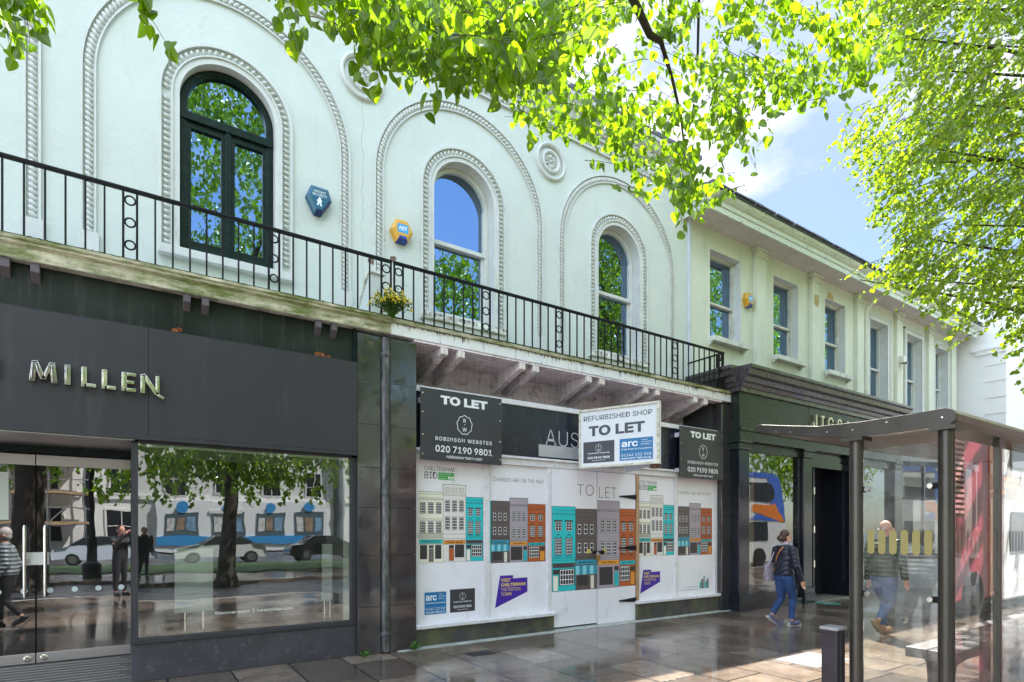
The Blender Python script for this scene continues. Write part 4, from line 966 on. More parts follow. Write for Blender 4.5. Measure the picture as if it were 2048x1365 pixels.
for i, (a, c, z0, z1) in enumerate(OPS):
    w = MB(); f = .055; zm = 6.72 if i < 3 else 6.42; mtl = sashw if i < 3 else trimw
    w.box(a, a + f, 1.08, 1.2, z0, z1, mtl); w.box(c - f, c, 1.08, 1.2, z0, z1, mtl); w.box(a + f, c - f, 1.08, 1.2, z1 - f, z1, mtl); w.box(a + f, c - f, 1.08, 1.2, z0, z0 + .08, mtl)
    w.box(a + f, c - f, 1.07, 1.2, zm - .025, zm + .03, mtl); w.box(a + f, a + f + .04, 1.12, 1.2, z0 + .08, zm - .025, mtl); w.box(c - f - .04, c - f, 1.12, 1.2, z0 + .08, zm - .025, mtl)
    wo = build(w, 'window', pb, bevel=.004)
    g = MB(); g.quad((a + .05, 1.15, z0 + .05), (c - .05, 1.15, z0 + .05), (c - .05, 1.15, z1 - .03), (a + .05, 1.15, z1 - .03), upglass); build(g, 'pane', wo)
    k = MB()
    n = 14
    for j in range(n):
        xx = c - .06 - .36 * j / n; k.quad((xx, 1.3 + .02 * (j % 2), z0), (xx - .36 / n, 1.3 + .02 * ((j + 1) % 2), z0), (xx - .36 / n, 1.3 + .02 * ((j + 1) % 2), z1), (xx, 1.3 + .02 * (j % 2), z1), curtain)
    build(k, 'curtain', wo, smooth=180)
    s = MB()
    if i < 3: 
        s.box(a - .06, c + .12, .74, 1.1, z0 - .115, z0 + .0, mat('sill_stone', (.62, .64, .58), .6, var=.15, stain=(.22, .22, .17), stain_amt=.4)); s.prism([(.78, z0 - .116), (.9, z0 - .116), (.9, z0 - .2)], 'x', c + .02, c + .09, pale); s.prism([(.78, z0 - .116), (.9, z0 - .116), (.9, z0 - .2)], 'x', a - .05, a, pale)
        build(s, 'sill', wo, bevel=.01)
    else:
        for q in ((a - .14, a, z0, z1 + .13), (c, c + .14, z0, z1 + .13), (a, c, z1, z1 + .13)): s.box(q[0], q[1], .85, .9, q[2], q[3], trimw)
        for q in ((a - .18, a - .13, z0, z1 + .18), (c + .13, c + .18, z0, z1 + .18), (a - .18, c + .18, z1 + .12, z1 + .18)): s.box(q[0], q[1], .83, .899, q[2], q[3], trimw)
        build(s, 'architrave', wo, bevel=.006)
for x in (12.12, 14.52, 16.86, 19.28, 21.52, 23.36):
    b = MB(); b.box(x, x + .38, .80, .9, 3.2, 8.02, pale); b.box(x - .03, x + .41, .77, .9, 8.02, 8.08, pale); b.box(x - .0, x + .38, .79, .9, 8.08, 8.16, pale); b.box(x - .05, x + .43, .74, .9, 8.16, 8.235, pale); build(b, 'pilaster', pb, bevel=.006)
b = MB(); b.box(9.80, 9.86, .86, .95, 4.4, 8.25, mat('corner_strip', (.55, .60, .68), .6, var=.15)); build(b, 'corner_strip', pb)
b = MB(); b.box(9.66, X1 + .3, .34, .9, 8.24, 8.26, mat('eave_soffit', (.58, .54, .54), .65, var=.1, stain=(.35, .3, .25), stain_amt=.3)); build(b, 'eave_soffit', pb)
prof = [(.34, 8.18), (.30, 8.18), (.30, 8.30), (.275, 8.31), (.275, 8.40), (.24, 8.42), (.19, 8.47), (.17, 8.53), (.34, 8.53)]
b = MB(); b.prism(prof, 'x', 9.64, X1 + .3, mat('eave_fascia', (.60, .65, .56), .5, var=.1, stain=(.3, .3, .25), stain_amt=.35, stain_scale=(4, 4, 9)))
b.prism([(9.64 + (y - .30), z) for y, z in prof], 'y', .31, .9, mat('eave_fascia', (.60, .65, .56)))
build(b, 'eave_cornice', pb)
b = MB(); b.prism([(.14, 8.535), (.14, 8.57), (5.5, 10.7), (10.5, 8.57), (10.5, 8.535)], 'x', 9.58, X1 + .35, slate)
for i in range(58): 
    x = 9.6 + i * .245 + random.uniform(-.03, .03); b.box(x, x + .225, .10, .3, 8.572 + random.uniform(0, .01), 8.60 + random.uniform(0, .015), slate)
build(b, 'roof', pb)
cp = mat('broken_plaster', (.46, .36, .18), .9, var=.4, vscale=9, bump=.6)
b = MB(); b.prism([(14.60, 7.45), (14.78, 7.40), (14.84, 7.58), (14.80, 7.72), (14.62, 7.70)], 'y', .792, .81, cp); b.prism([(15.42, 7.82), (15.75, 7.82), (15.70, 7.98), (15.46, 8.0)], 'y', .895, .91, cp); build(b, 'broken_plaster', pb)
dpp = thing('drainpipe', 'pale painted drainpipe running down beside a window of the pale green building', 'drainpipe', (17.32, .82, 4.8))
b = MB(); b.tube([(17.32, .80, 4.7), (17.32, .80, 7.7), (17.30, .74, 7.9), (17.26, .5, 8.1)], .05, pale, 12); build(b, 'pipe', dpp, smooth=50)
for z in (5.6, 7.6):
    b = MB(); b.lathe([(.055, -.05), (.065, -.04), (.065, .04), (.055, .05)], (17.32, .80, z), 'z', pale, 12); build(b, 'collar', dpp, smooth=40)
sb_ = thing('sensor_box', 'small white sensor box fixed between two tall windows of the pale green building', 'sensor', (19.42, .78, 6.8))
b = MB(); b.box(19.36, 19.56, .66, .8, 6.7, 6.9, mat('sensor_white', (.66, .66, .6), .5)); build(b, 'case', sb_, bevel=.01); b = MB(); b.box(19.38, 19.54, .60, .72, 6.66, 6.70, mat('sensor_base', (.2, .18, .16), .5)); build(b, 'base', sb_)

gs = thing('green_shopfront', 'glossy blackish-green shopfront with moulded cornice and pilasters, between hoarding and bus shelter', 'shopfront', (13.5, -.2, 0))
gg = mat('gloss_green', (.017, .024, .019), .28, var=.25, vscale=3, bump=.05, bscale=9, spec=.35)
gk = mat('gloss_black', (.010, .012, .018), .16, var=.3, vscale=5, bump=.04, bscale=7, spec=.4)
crn = mat('cornice_paint', (.055, .045, .05), .28, var=.4, vscale=5, bump=.1, coat=.3)
FY = -.2
b = MB(); prof = [(FY, 4.37), (-.25, 4.37), (-.25, 4.45), (-.28, 4.46), (-.30, 4.53), (-.34, 4.56), (-.36, 4.64), (-.42, 4.68), (-.44, 4.77), (-.48, 4.80), (-.48, 4.86), (FY, 4.875)]
b.prism(prof, 'x', 10.0, 17.1, crn)
b.prism([(10.0 - (FY - y), z) for y, z in prof][::-1], 'y', FY, .9, crn)
b.box(9.99, 17.1, FY, .9, 4.6, 4.86, gk); build(b, 'cornice', gs, bevel=.003)
b = MB(); b.box(10.02, 12.53, FY, .3, 3.66, 4.37, gg); b.box(12.535, 14.8, FY - .004, .3, 3.66, 4.37, gg); b.box(14.805, 17.05, FY, .3, 3.66, 4.37, gg); b.box(10.0, 17.05, FY - .05, .3, 3.60, 3.658, gg); b.box(10.0, 17.05, FY - .02, .3, 3.44, 3.598, gg); b.box(10.0, 17.05, FY - .04, .3, 3.40, 3.438, gg)
build(b, 'fascia', gs, bevel=.003)
def pil(x0, x1):
    k = MB(); k.box(x0, x1, FY, .3, .34, 3.22, gk); k.box(x0 - .03, x1 + .03, FY - .03, .3, 3.22, 3.26, gg); k.box(x0 - .015, x1 + .015, FY - .015, .3, 3.26, 3.36, gg); k.box(x0 - .05, x1 + .05, FY - .05, .3, 3.36, 3.40, gg)
    k.box(x0 - .05, x1 + .06, FY - .06, .3, 0, .20, gk); k.box(x0 - .03, x1 + .04, FY - .04, .3, .20, .34, gk); build(k, 'pilaster', gs, bevel=.01)
for a, c in ((10.0, 10.34), (12.34, 12.68), (14.36, 14.68), (16.7, 17.05)): pil(a, c)
cream_in = mat('shop_cream', (.62, .52, .36), .7, var=.06); wood_in = mat('shop_wood', (.28, .13, .05), .45, var=.3, vscale=3, stretch=(1, 1, .15))
gsglass = glass('green_shop_glass', (.88, .9, .86), 1.6, 1.3, (.95, 1, 1), 0, .05, dirt=.03, wave=.03)
for a, c in ((10.34, 12.34), (14.68, 16.7)):
    k = MB(); k.box(a, c, -.13, .0, 3.22, 3.40, gg); k.box(a, c, -.15, .0, .14, .32, gk); k.box(a, c, -.22, -.0, 0, .14, gk); k.box(a, a + .06, -.12, 0, .32, 3.22, gk); k.box(c - .06, c, -.12, 0, .32, 3.22, gk); wo = build(k, 'display_window', gs, bevel=.006)
    g = MB(); g.quad((a + .05, -.07, .31), (c - .05, -.07, .31), (c - .05, -.07, 3.23), (a + .05, -.07, 3.23), gsglass); build(g, 'pane', wo)
    k = MB(); k.box(a + .35, c - .05, 1.0, 1.02, .6, 3.3, cream_in); k.box(a - .1, c, 2.6, 2.62, .2, 3.4, wood_in); k.box(a - .1, c, .0, 2.6, .18, .2, wood_in); k.box(a - .1, c, 0, 2.6, 3.4, 3.42, cream_in); k.box(a, a + .02, 0, 2.6, .2, 3.4, cream_in)
    build(k, 'display_back', wo)
# small green exit sign hung inside, clothes stand
ex = thing('exit_sign', 'small green exit sign glowing inside the window of the green shopfront', 'sign', (11.25, .5, 2.75))
k = MB(); k.box(11.1, 11.42, .48, .50, 2.62, 2.82, mat('exit_green', (.0, .16, .07), .4)); build(k, 'panel', ex)
k = MB(); k.xf = facade_xf(11.1, .478, 2.62); k.poly([(.06, .10), (.12, .04), (.12, .08), (.18, .08), (.18, .12), (.12, .12), (.12, .16)], 0, flat('#dff0e6')); k.rect(.21, .27, .04, .16, 0, flat('#dff0e6')); build(k, 'pictogram', ex)
dm = thing('clothes_stand', 'slim metal clothes stand with dark clothes in the shop window', 'stand', (10.75, .4, .2))
k = MB(); k.tube([(10.75, .4, .22), (10.75, .4, 1.75)], .012, hsteel, 8); k.tube([(10.45, .4, 1.7), (11.05, .4, 1.7)], .012, hsteel, 8); k.lathe([(.2, 0), (.2, .015), (.02, .03)], (10.75, .4, .2), 'z', hsteel, 20); build(k, 'pole', dm)
for i, c in enumerate(('#20302c', '#6d5a4a', '#1c2230')):
    k = MB(); x = 10.5 + i * .2; k.prism([(x - .02, .75), (x + .14, .75), (x + .12, 1.6), (x + .06, 1.69), (x, 1.6)], 'y', .26, .52, mat('cloth' + c, c, .9, var=.3, vscale=9)); build(k, 'garment', dm, bevel=.02)
# recessed doorway with folded dark door
k = MB(); k.box(12.68, 14.36, -.1, 2.0, 3.05, 3.40, gk); k.box(14.30, 14.36, -.05, 2.0, 0, 3.1, mat('door_navy', (.008, .010, .018), .35)); k.box(12.68, 14.36, 2.0, 2.05, 0, 3.2, darkroom); build(k, 'porch', gs)
k = MB(); k.box(13.18, 13.24, .05, 1.0, .05, 3.05, mat('door_navy', (.008, .010, .018))); k.box(13.24, 14.3, .42, .48, .05, 3.05, mat('door_navy', (.008, .010, .018))); k.box(13.26, 14.28, .40, .42, .05, .36, gk); k.box(13.32, 13.36, .40, .42, .36, 3.0, gk)
do_ = build(k, 'door', gs, bevel=.005)
k = MB()
for z in (.75, 1.55, 2.45): k.box(13.15, 13.20, .02, .06, z, z + .16, hsteel)
build(k, 'hinge', do_)
k = MB(); k.box(12.75, 13.1, 1.5, 1.6, .1, 2.9, wood_in); k.box(12.75, 13.15, 1.48, 1.5, 1.15, 1.35, gk); k.box(12.75, 13.15, 1.48, 1.5, 2.0, 2.2, gk); build(k, 'doorway_interior', gs)
boxpart('threshold', gs, 12.7, 14.35, -.3, .5, .002, .03, mat('threshold', (.20, .19, .16), .4, var=.3))
k = MB(); k.xf = facade_xf(0, FY - .012, 0)
lt = mat('letter_bronze', (.62, .58, .47), .25, .7)
text(k, 'JIGSAW', 12.60, 3.91, 2.15, .30, .02, lt, .01, 1.5, depth=.06); build(k, 'lettering', gs)

# next shop along, behind the shelter glass: bowed window, dark frame
ns_ = thing('bow_shopfront', 'grey-black shopfront with a bowed window seen through the shelter glass', 'shopfront', (20.2, 0, 0))
k = MB(); k.box(17.1, 23.7, .0, .9, 3.5, 4.35, mat('bow_fascia', (.08, .08, .085), .3, var=.2)); k.box(17.1, 17.5, -.05, .9, 0, 3.5, gk); k.box(23.2, 23.7, -.05, .9, 0, 3.5, gk); k.box(17.1, 23.7, -.12, .9, 4.35, 4.5, crn); build(k, 'surround', ns_, bevel=.01)
k = MB(); pts = [(17.5 + 5.7 * i / 14, .1 - .75 * math.sin(math.pi * i / 14)) for i in range(15)]
for i in range(14):
    (xa, ya), (xb, yb) = pts[i], pts[i + 1]
    k.add([(xa, ya, 0), (xb, yb, 0), (xb, yb, .85), (xa, ya, .85)], [(0, 1, 2, 3)], mat('bow_base', (.34, .34, .36), .5, var=.2, vscale=4))
    k.add([(xa, ya - .04, .85), (xb, yb - .04, .85), (xb, yb - .04, .97), (xa, ya - .04, .97), (xa, ya, .97), (xb, yb, .97)], [(0, 1, 2, 3), (3, 2, 5, 4)], gk); k.add([(xa, ya - .04, 3.4), (xb, yb - .04, 3.4), (xb, yb - .04, 3.52), (xa, ya - .04, 3.52)], [(0, 1, 2, 3)], gk)
    if i % 2 == 0: k.box(xa - .03, xa + .03, ya - .05, ya + .02, .97, 3.4, gk)
bw = build(k, 'bow_window', ns_, smooth=30)
g = MB()
for i in range(14): g.quad((*pts[i], .97), (*pts[i+1], .97), (*pts[i+1], 3.4), (*pts[i], 3.4), gsglass)
build(g, 'pane', bw)
k = MB(); k.box(17.5, 23.2, 1.2, 1.25, 0, 3.5, mat('bow_back', (.16, .15, .14), .7)); k.box(17.5, 23.2, .1, 1.2, .8, .84, wood_in)
k.xf = facade_xf(0, .1, 0)
for x in (18.6, 20.4, 22.0): k.rect(x, x + .9, 1.05, 1.3, 0, flat('#17181c')); text(k, 'sale now on', x + .1, 1.14, .6, .07, .002, flat('#d8d8d8'))
build(k, 'display', ns_)

# tall white building further along, standing forward of the rest
fw = thing('far_white_building', 'tall plain white building standing forward at the far right end of the row', 'building', (30, -.4, 0))
fwm = mat('bright_white', (.88, .89, .90), .6, var=.03, vscale=.8, bump=.1)
b = MB(); b.box(24.2, 42, -.42, 12, 0, 10.2, fwm); build(b, 'wall', fw)
b = MB(); b.box(24.12, 24.2, -.5, .5, 7.75, 7.83, fwm); b.box(24.15, 24.2, -.46, .4, 7.60, 7.75, fwm); b.box(24.1, 42.1, -.6, 12, 10.0, 10.25, fwm); b.box(24.16, 24.2, -.42, 12, 4.5, 4.56, fwm)
for z in (5.0, 5.55, 6.1, 6.65, 7.2): b.box(24.18, 24.21, -.44, .15, z, z + .02, mat('joint_grey', (.7, .7, .7), .8))  # thin grey strips mark the joints
build(b, 'moulding', fw)
k = MB(); k.box(24.14, 24.2, .9, 1.12, 4.3, 5.0, mat('flue_dark', (.10, .07, .11), .7)); build(k, 'vent', fw)
k = MB(); k.box(24.16, 24.2, .30, 1.10, 2.0, 4.3, mat('reflection_red', (.42, .03, .045), .45, var=.12))  # invented red panel on this wall, standing in for a reflection in the shelter glass
for i in range(26): k.box(24.10, 24.15, .35, 1.05, 2.1 + i * .08, 2.14 + i * .08, mat('reflection_louvre', (.28, .02, .03), .5))
build(k, 'reflected_red_panel', fw)
for x in (26, 29, 32):
    k = MB(); k.box(x, x + 1.3, -.46, -.40, 5.2, 7.6, trimw); w = build(k, 'window', fw); g = MB(); g.box(x + .1, x + 1.2, -.47, -.46, 5.3, 7.5, upglass); build(g, 'pane', w)

# ------------------------------------------------------------------ bus shelter
bs = thing('bus_shelter', 'brown metal and glass bus shelter with a curved roof on the pavement', 'bus shelter', (5.5, -5.35, 0))
bz = mat('bronze_metal', (.075, .066, .055), .32, .55, var=.2, vscale=6, bump=.05, bscale=60)
roofp = [(-4.329, 2.412), (-4.525, 2.364), (-4.77, 2.311), (-5.081, 2.263), (-5.316, 2.258), (-5.55, 2.262), (-5.663, 2.265), (-5.689, 2.294), (-5.692, 2.335), (-5.671, 2.363), (-5.634, 2.379), (-5.453, 2.372), (-5.138, 2.370), (-4.835, 2.384), (-4.608, 2.423), (-4.37, 2.468), (-4.33, 2.465), (-4.312, 2.44)]
b = MB(); b.prism(roofp, 'x', 4.27, 4.31, bz); b.prism(roofp, 'x', 6.97, 7.01, bz); 
under = [(y + (.03 if y < -5.6 else 0), z + .03) for y, z in roofp[:7]]; over = [(y, z - .008) for y, z in roofp[7:17]]
b.prism(roofp, 'x', 4.3101, 6.9699, mat('roof_metal', (.16, .13, .11), .35, .4, var=.25, vscale=3)); build(b, 'roof', bs, bevel=.005)
k = MB()
for y, z in ((-4.5, 2.39), (-4.62, 2.37), (-4.9, 2.33), (-5.08, 2.32), (-5.62, 2.32), (-5.3, 2.34)): k.lathe([(.006, 0), (.006, -.003)], (4.27, y, z), 'x', hsteel, 8)
build(k, 'rivet', bs)
for (x, y) in ((4.3, -5.092), (4.3, -5.632), (6.76, -5.092), (6.76, -5.632)):
    k = MB(); k.lathe([(.045, 0), (.045, 1.54), (.0465, 1.541), (.0465, 1.553), (.045, 1.554), (.045, 2.262)], (x, y, 0), 'z', bz, 24); k.box(x - .075, x + .075, y - .07, y + .07, 2.236, 2.262, bz); build(k, 'post', bs, smooth=40)
k = MB(); k.box(5.17, 5.21, -5.655, -5.61, 0, 2.262, bz); build(k, 'slim_post', bs, bevel=.004)
shg = glass('shelter_glass', (.95, .97, .96), 1.5, .8, (1, 1, 1), .0, .02, dirt=.26)
bkg = glass('shelter_back_glass', (.95, .95, .95), 1.5, 1.7, (1, 1, 1), .0, .16, dirt=.24)
g = MB(); g.box(4.296, 4.304, -5.592, -5.138, .16, 2.17, shg); build(g, 'glass_panel', bs)
g = MB(); g.quad((4.345, -5.635, .16), (5.165, -5.635, .16), (5.165, -5.635, 2.2), (4.345, -5.635, 2.2), bkg); build(g, 'glass_panel', bs)
g = MB(); g.quad((5.215, -5.635, .16), (6.71, -5.635, .16), (6.71, -5.635, 2.2), (5.215, -5.635, 2.2), bkg); build(g, 'glass_panel', bs)
g = MB(); g.box(6.756, 6.764, -5.592, -5.138, .16, 2.17, shg); build(g, 'glass_panel', bs)
ochre = mat('ochre_film', (.34, .28, .10), .6)
def capsules(mb, n0, n1, cnt, w, h, zc, fn):
    for i in range(cnt):
        c = n0 + (n1 - n0) * i / (cnt - 1); pts = []
        for j in range(9): a = math.pi * j / 8; pts.append((c + w/2*math.cos(a), zc + h/2 - w/2 + w/2*math.sin(a)))
        for j in range(9): a = math.pi + math.pi * j / 8; pts.append((c + w/2*math.cos(a), zc - h/2 + w/2 + w/2*math.sin(a)))
        mb.add([fn(p) for p in pts], [tuple(range(len(pts)))], ochre)
k = MB(); capsules(k, -5.19, -5.535, 6, .046, .168, 1.522, lambda p: (4.294, p[0], p[1])); build(k, 'film_pattern', bs)
k = MB(); capsules(k, 4.39, 5.13, 12, .04, .16, 1.522, lambda p: (p[0], -5.6285, p[1])); capsules(k, 5.26, 6.68, 22, .04, .16, 1.522, lambda p: (p[0], -5.6285, p[1])); build(k, 'film_pattern', bs)
for (y, s) in ((-5.092, -1), (-5.632, 1)):
    for z in (1.157, 1.89, .4):
        k = MB(); yy = y + s * .08; k.box(4.285, 4.292, min(y, yy), max(y, yy), z - .02, z + .02, blackiron); k.lathe([(.021, 0), (.021, -.012), (.016, -.018)], (4.284, yy, z), 'x', hsteel, 16); build(k, 'glass_clamp', bs, smooth=40)
for x in (5.14, 5.24, 4.37):
    for z in (1.157, 1.89): k = MB(); k.ball((x, -5.62, z), (.018, .018, .018), hsteel, 10, 6); build(k, 'glass_clamp', bs, smooth=60)
dsp = thing('departure_display', 'green-black departure display with orange dot lettering under the shelter roof', 'display', (6.3, -5.42, 1.9))
k = MB(); k.box(5.88, 6.7, -5.44, -5.36, 1.87, 2.07, mat('display_case', (.004, .03, .022), .3)); build(k, 'case', dsp, bevel=.006)
k = MB(); k.tube([(6.3, -5.4, 2.07), (6.3, -5.4, 2.30)], .02, bz, 8); build(k, 'hanger', dsp)
om, ot, ob_, oo = newmat('led_orange'); ob_.inputs['Base Color'].default_value = (.9, .3, .02, 1); ob_.inputs['Emission Color'].default_value = (1, .33, .03, 1); ob_.inputs['Emission Strength'].default_value = .35
k = MB(); k.xf = facade_xf(5.9, -5.4415, 1.87)
for i, s in enumerate(('1 99 Glouc', '2 90 Glouc', 'Mon')): text(k, s, .02, .145 - .056 * i, (.5, .5, .13)[i], .036, 0, om, .012)
build(k, 'lettering', dsp)
# dark square litter post beside the shelter
bo = thing('bollard', 'square dark grey post with its flat top coloured sunlit-pale beside the shelter pole', 'bollard', (4.21, -5.02, 0))
gp = mat('post_grey', (.045, .038, .05), .4, .2, var=.3, vscale=5, bump=.1)
k = MB(); k.box(4.15, 4.27, -5.03, -4.92, 0, .885, gp); k.box(4.20, 4.212, -5.034, -4.92, .02, .88, mat('post_seam', (.03, .028, .034), .5)); build(k, 'post', bo, bevel=.008)
k = MB(); k.box(4.14, 4.28, -5.04, -4.91, .887, .91, mat('post_top_lit', (.40, .38, .40), .35, .2, var=.2)); build(k, 'cap', bo, bevel=.006)  # cap coloured far paler than the post to imitate light on its top
# long low bench
be = thing('bench', 'long grey timber bench seen through the shelter glass', 'bench', (8.6, -4.75, 0))
bt = mat('bench_timber', (.10, .085, .085), .5, var=.3, vscale=3, stretch=(.4, 9, 9), bump=.2)
k = MB(); k.box(6.22, 10.8, -5.02, -4.82, .38, .48, bt); k.box(6.24, 10.8, -4.81, -4.62, .38, .48, bt); build(k, 'seat', be, bevel=.012)
for x in (6.5, 8.4, 10.5):
    k = MB(); k.prism([(-5.0, .379), (-4.64, .379), (-4.70, .30), (-4.72, 0), (-4.88, 0), (-4.92, .30)], 'x', x, x + .12, mat('bench_leg', (.03, .028, .03), .5, var=.2)); build(k, 'leg', be, bevel=.008)
sp = thing('stop_pole', 'wide flat grey bus stop pole standing behind the bench', 'pole', (10.95, -3.83, 0))
k = MB(); k.box(10.89, 11.01, -3.87, -3.79, 0, 3.0, mat('pole_grey', (.16, .15, .16), .4, .4, var=.2)); k.lathe([(.11, 0), (.11, .02), (.07, .05)], (10.95, -3.83, 0), 'z', bz, 16); build(k, 'post', sp, bevel=.01); k = MB(); k.box(10.6, 10.9, -3.85, -3.81, 2.5, 3.0, mat('flag_white', (.7, .7, .72), .4)); build(k, 'flag', sp)
# pavement furniture: access cover, floor sticker, pale paving stone
t = thing('drain_cover', 'small square iron access cover in the wet paving', 'drain cover', (3.76, -.70, 0))
k = MB(); k.box(3.58, 3.93, -.82, -.60, .001, .006, mat('iron_cover', (.03, .028, .028), .5, .3, bump=.6, bscale=60)); build(k, 'plate', t)
k = MB()
for i in range(6): k.box(3.61 + i*.052, 3.635 + i*.052, -.80, -.62, .006, .010, mat('iron_rib', (.05, .05, .05), .4, .5))
build(k, 'ribs', t)
t = thing('floor_sticker', 'round green and white floor sticker in front of the green shop doorway', 'sticker', (12.74, -.5, 0))
k = MB(); k.lathe([(.25, .002), (.25, .005)], (12.74, -.50, 0), 'z', mat('sticker_green', (.02, .30, .16), .4), 32); k.lathe([(.19, .005), (.19, .0065)], (12.74, -.5, 0), 'z', mat('sticker_blue', (.05, .12, .14), .4), 32); build(k, 'disc', t)
k = MB()
for i, q in enumerate(('KEEP', 'DISTANCE')): k.xf = Matrix.Translation((12.74, -.5, .0085)); text(k, q, 0, .02 - .09 * i, None, .055, 0, flat('#dfeee8'), .02, center=True)
build(k, 'lettering', t)
t = thing('tactile_slab', 'speckled pale grey slab set in the brown paving left of the square post', 'slab', (7.1, -3.2, 0))
k = MB(); k.box(6.62, 7.42, -3.56, -3.03, .0, .004, mat('speckled_grey', (.17, .165, .18), .4, var=.8, vscale=70)); build(k, 'surface', t)
# ------------------------------------------------------------------ trees
bark = mat('bark', (.045, .032, .024), .85, var=.5, vscale=9, bump=.8, bscale=22)
twigm = mat('twig', (.07, .042, .026), .7, var=.4, vscale=20)
leaf_near = leafmat('lime_leaf', (.050, .115, .003), (.175, .29, .010), (2.45, 2.4, .9))
leaf_far = leafmat('bright_lime_leaf', (.065, .145, .006), (.20, .31, .016), (2.6, 2.35, .9))
HEART = [(0, 0), (-.26, -.03), (-.45, .16), (-.44, .46), (-.24, .80), (0, 1.06), (.24, .80), (.44, .46), (.45, .16), (.26, -.03)]
DIAM = [(0, 0), (-.42, .30), (-.26, .76), (0, 1.05), (.26, .76), (.42, .30)]
class Leaves:
    def __init__(s): s.v = []; s.f = []; s.uv = []; s.r = []
    def leaf(s, p, ax, nr, size, shape=HEART, rnd=random):
        ax = ax.normalized(); sd = ax.cross(nr)
        if sd.length < 1e-3: sd = ax.cross(Vector((1, .2, .1)))
        sd.normalize(); n = sd.cross(ax)
        k = rnd.uniform(.1, .45); bend = rnd.uniform(-.05, .28); o = len(s.v); r = rnd.random()
        for (a, b) in shape:
            s.v.append(p + sd * (a * size) + ax * (b * size) + n * ((abs(a) * k - bend * b * b) * size))
        h = len(shape) // 2
        L_ = [o + i for i in range(h + 1)]; R_ = [o] + [o + i for i in range(h, len(shape))]
        s.f += [tuple(L_), tuple(R_)]
        s.uv += [shape[i] for i in range(h + 1)] + [shape[0]] + [shape[i] for i in range(h, len(shape))]
        s.r += [r, r]
    def build(s, name, parent, mt):
        off = LOC[parent.name]; me = bpy.data.meshes.new(name)
        me.from_pydata([(v - off)[:] for v in s.v], [], s.f); me.materials.append(mt)
        uv = me.uv_layers.new(name='UVMap'); uv.data.foreach_set('uv', [c for q in s.uv for c in q])
        at = me.attributes.new('rnd', 'FLOAT', 'FACE'); at.data.foreach_set('value', s.r)
        o = bpy.data.objects.new(name, me); COL.objects.link(o); o.parent = parent; return o
def spray(L_, T, p0, p1, n, size, rnd, shape=HEART, sag=.15, r0=.0026, droop=.75):
    d = p1 - p0; mid = p0.lerp(p1, .5) + Vector((rnd.uniform(-.1, .1), rnd.uniform(-.1, .1), .12)) * d.length
    pts = [p0 * (1-t)**2 + mid * (2*t*(1-t)) + p1 * t*t for t in [i / 7 for i in range(8)]]
    if T is not None: T.tube(pts, [r0 * (1 - .75 * i / 7) for i in range(8)], twigm, 5)
    for i in range(n):
        t = (i + rnd.uniform(.1, .9)) / n * .96 + .05; t = min(t, 1)
        p = p0 * (1-t)**2 + mid * (2*t*(1-t)) + p1 * t*t
        side = Vector((rnd.uniform(-1, 1), rnd.uniform(-1, 1), rnd.uniform(-.5, .4)))
        q = p + side.normalized() * size * rnd.uniform(.2, .55) + Vector((0, 0, -size * .15))
        ax = Vector((rnd.uniform(-1, 1) * .85, rnd.uniform(-1, 1) * .85, -droop * rnd.uniform(.5, 1.4))) + d.normalized() * .3
        nr = Vector((rnd.uniform(-1, 1), rnd.uniform(-1, 1), rnd.uniform(-.2, 1.0)))
        L_.leaf(q, ax, nr, size * rnd.uniform(.42, 1.15), shape, rnd)
def interp(tab, x):
    if x <= tab[0][0]: return tab[0][1]
    for (a, b), (c, d) in zip(tab, tab[1:]):
        if x <= c: return b + (d - b) * (x - a) / (c - a)
    return tab[-1][1]
rnd = random.Random(11)
ta = thing('lime_tree', 'big lime tree whose large backlit leaves hang over the top of the facade', 'tree', (-2.65, -12, 0))
W_ = MB()
W_.tube([(-2.65, -12, -.1), (-2.62, -12, .3), (-2.55, -11.95, 1.6), (-2.5, -11.9, 3.2), (-2.3, -11.6, 5.0), (-2.0, -11.2, 7.5), (-1.8, -11, 10)], [.62, .42, .36, .34, .28, .2, .1], bark, 14)
hub = Vector((-2.4, -11.8, 4.3))
limbA = [hub, Vector((-1.0, -9.8, 6.0)), Vector((.6, -7.6, 6.2)), atd(1190, -180, 4.0), atd(1262, -10, 4.3), atd(1300, 70, 4.5), atd(1322, 84, 4.6)]
W_.tube(limbA, [.2, .15, .10, .05, .034, .029, .022], bark, 10)
limbB = [limbA[-1], atd(1345, 160, 4.8), atd(1362, 235, 5.0), atd(1372, 330, 5.2)]
W_.tube(limbB, [.020, .014, .010, .005], bark, 8)
limbC = [hub, Vector((-1.8, -9.3, 5.4)), Vector((-.6, -7.2, 5.2)), atd(820, -330, 3.0), atd(1000, -60, 3.1)]
W_.tube(limbC, [.2, .14, .08, .035, .015], bark, 8)
limbD = [limbC[2], atd(300, -300, 2.8), atd(250, -30, 2.7)]
W_.tube(limbD, [.06, .02, .008], bark, 8)
tbh = [limbA[4], atd(1400, -90, 5.0), atd(1395, 125, 5.4), atd(1470, 150, 5.6), atd(1530, 150, 5.6)]
W_.tube(tbh, [.03, .016, .012, .008, .004], bark, 7)
build(W_, 'trunk', ta, smooth=60)
LN = Leaves(); TW = MB()
lowA = [(440, -70), (500, -30), (560, -5), (600, 15), (640, -10), (690, 20), (730, 115), (770, 155), (860, 175), (930, 190), (1010, 190), (1060, 175), (1110, 180)]
for i in range(400):
    px = rnd.uniform(430, 1120); lo = interp(lowA, px); dep = rnd.uniform(2.8, 4.2)
    y1 = lo - abs(rnd.gauss(0, 1)) * 85; 
    p1 = atd(px, y1, dep); p0 = atd(px + rnd.uniform(-210, 190), y1 - rnd.uniform(50, 170), dep - rnd.uniform(-.5, .5))
    spray(LN, TW, p0, p1, 11, .074, rnd)
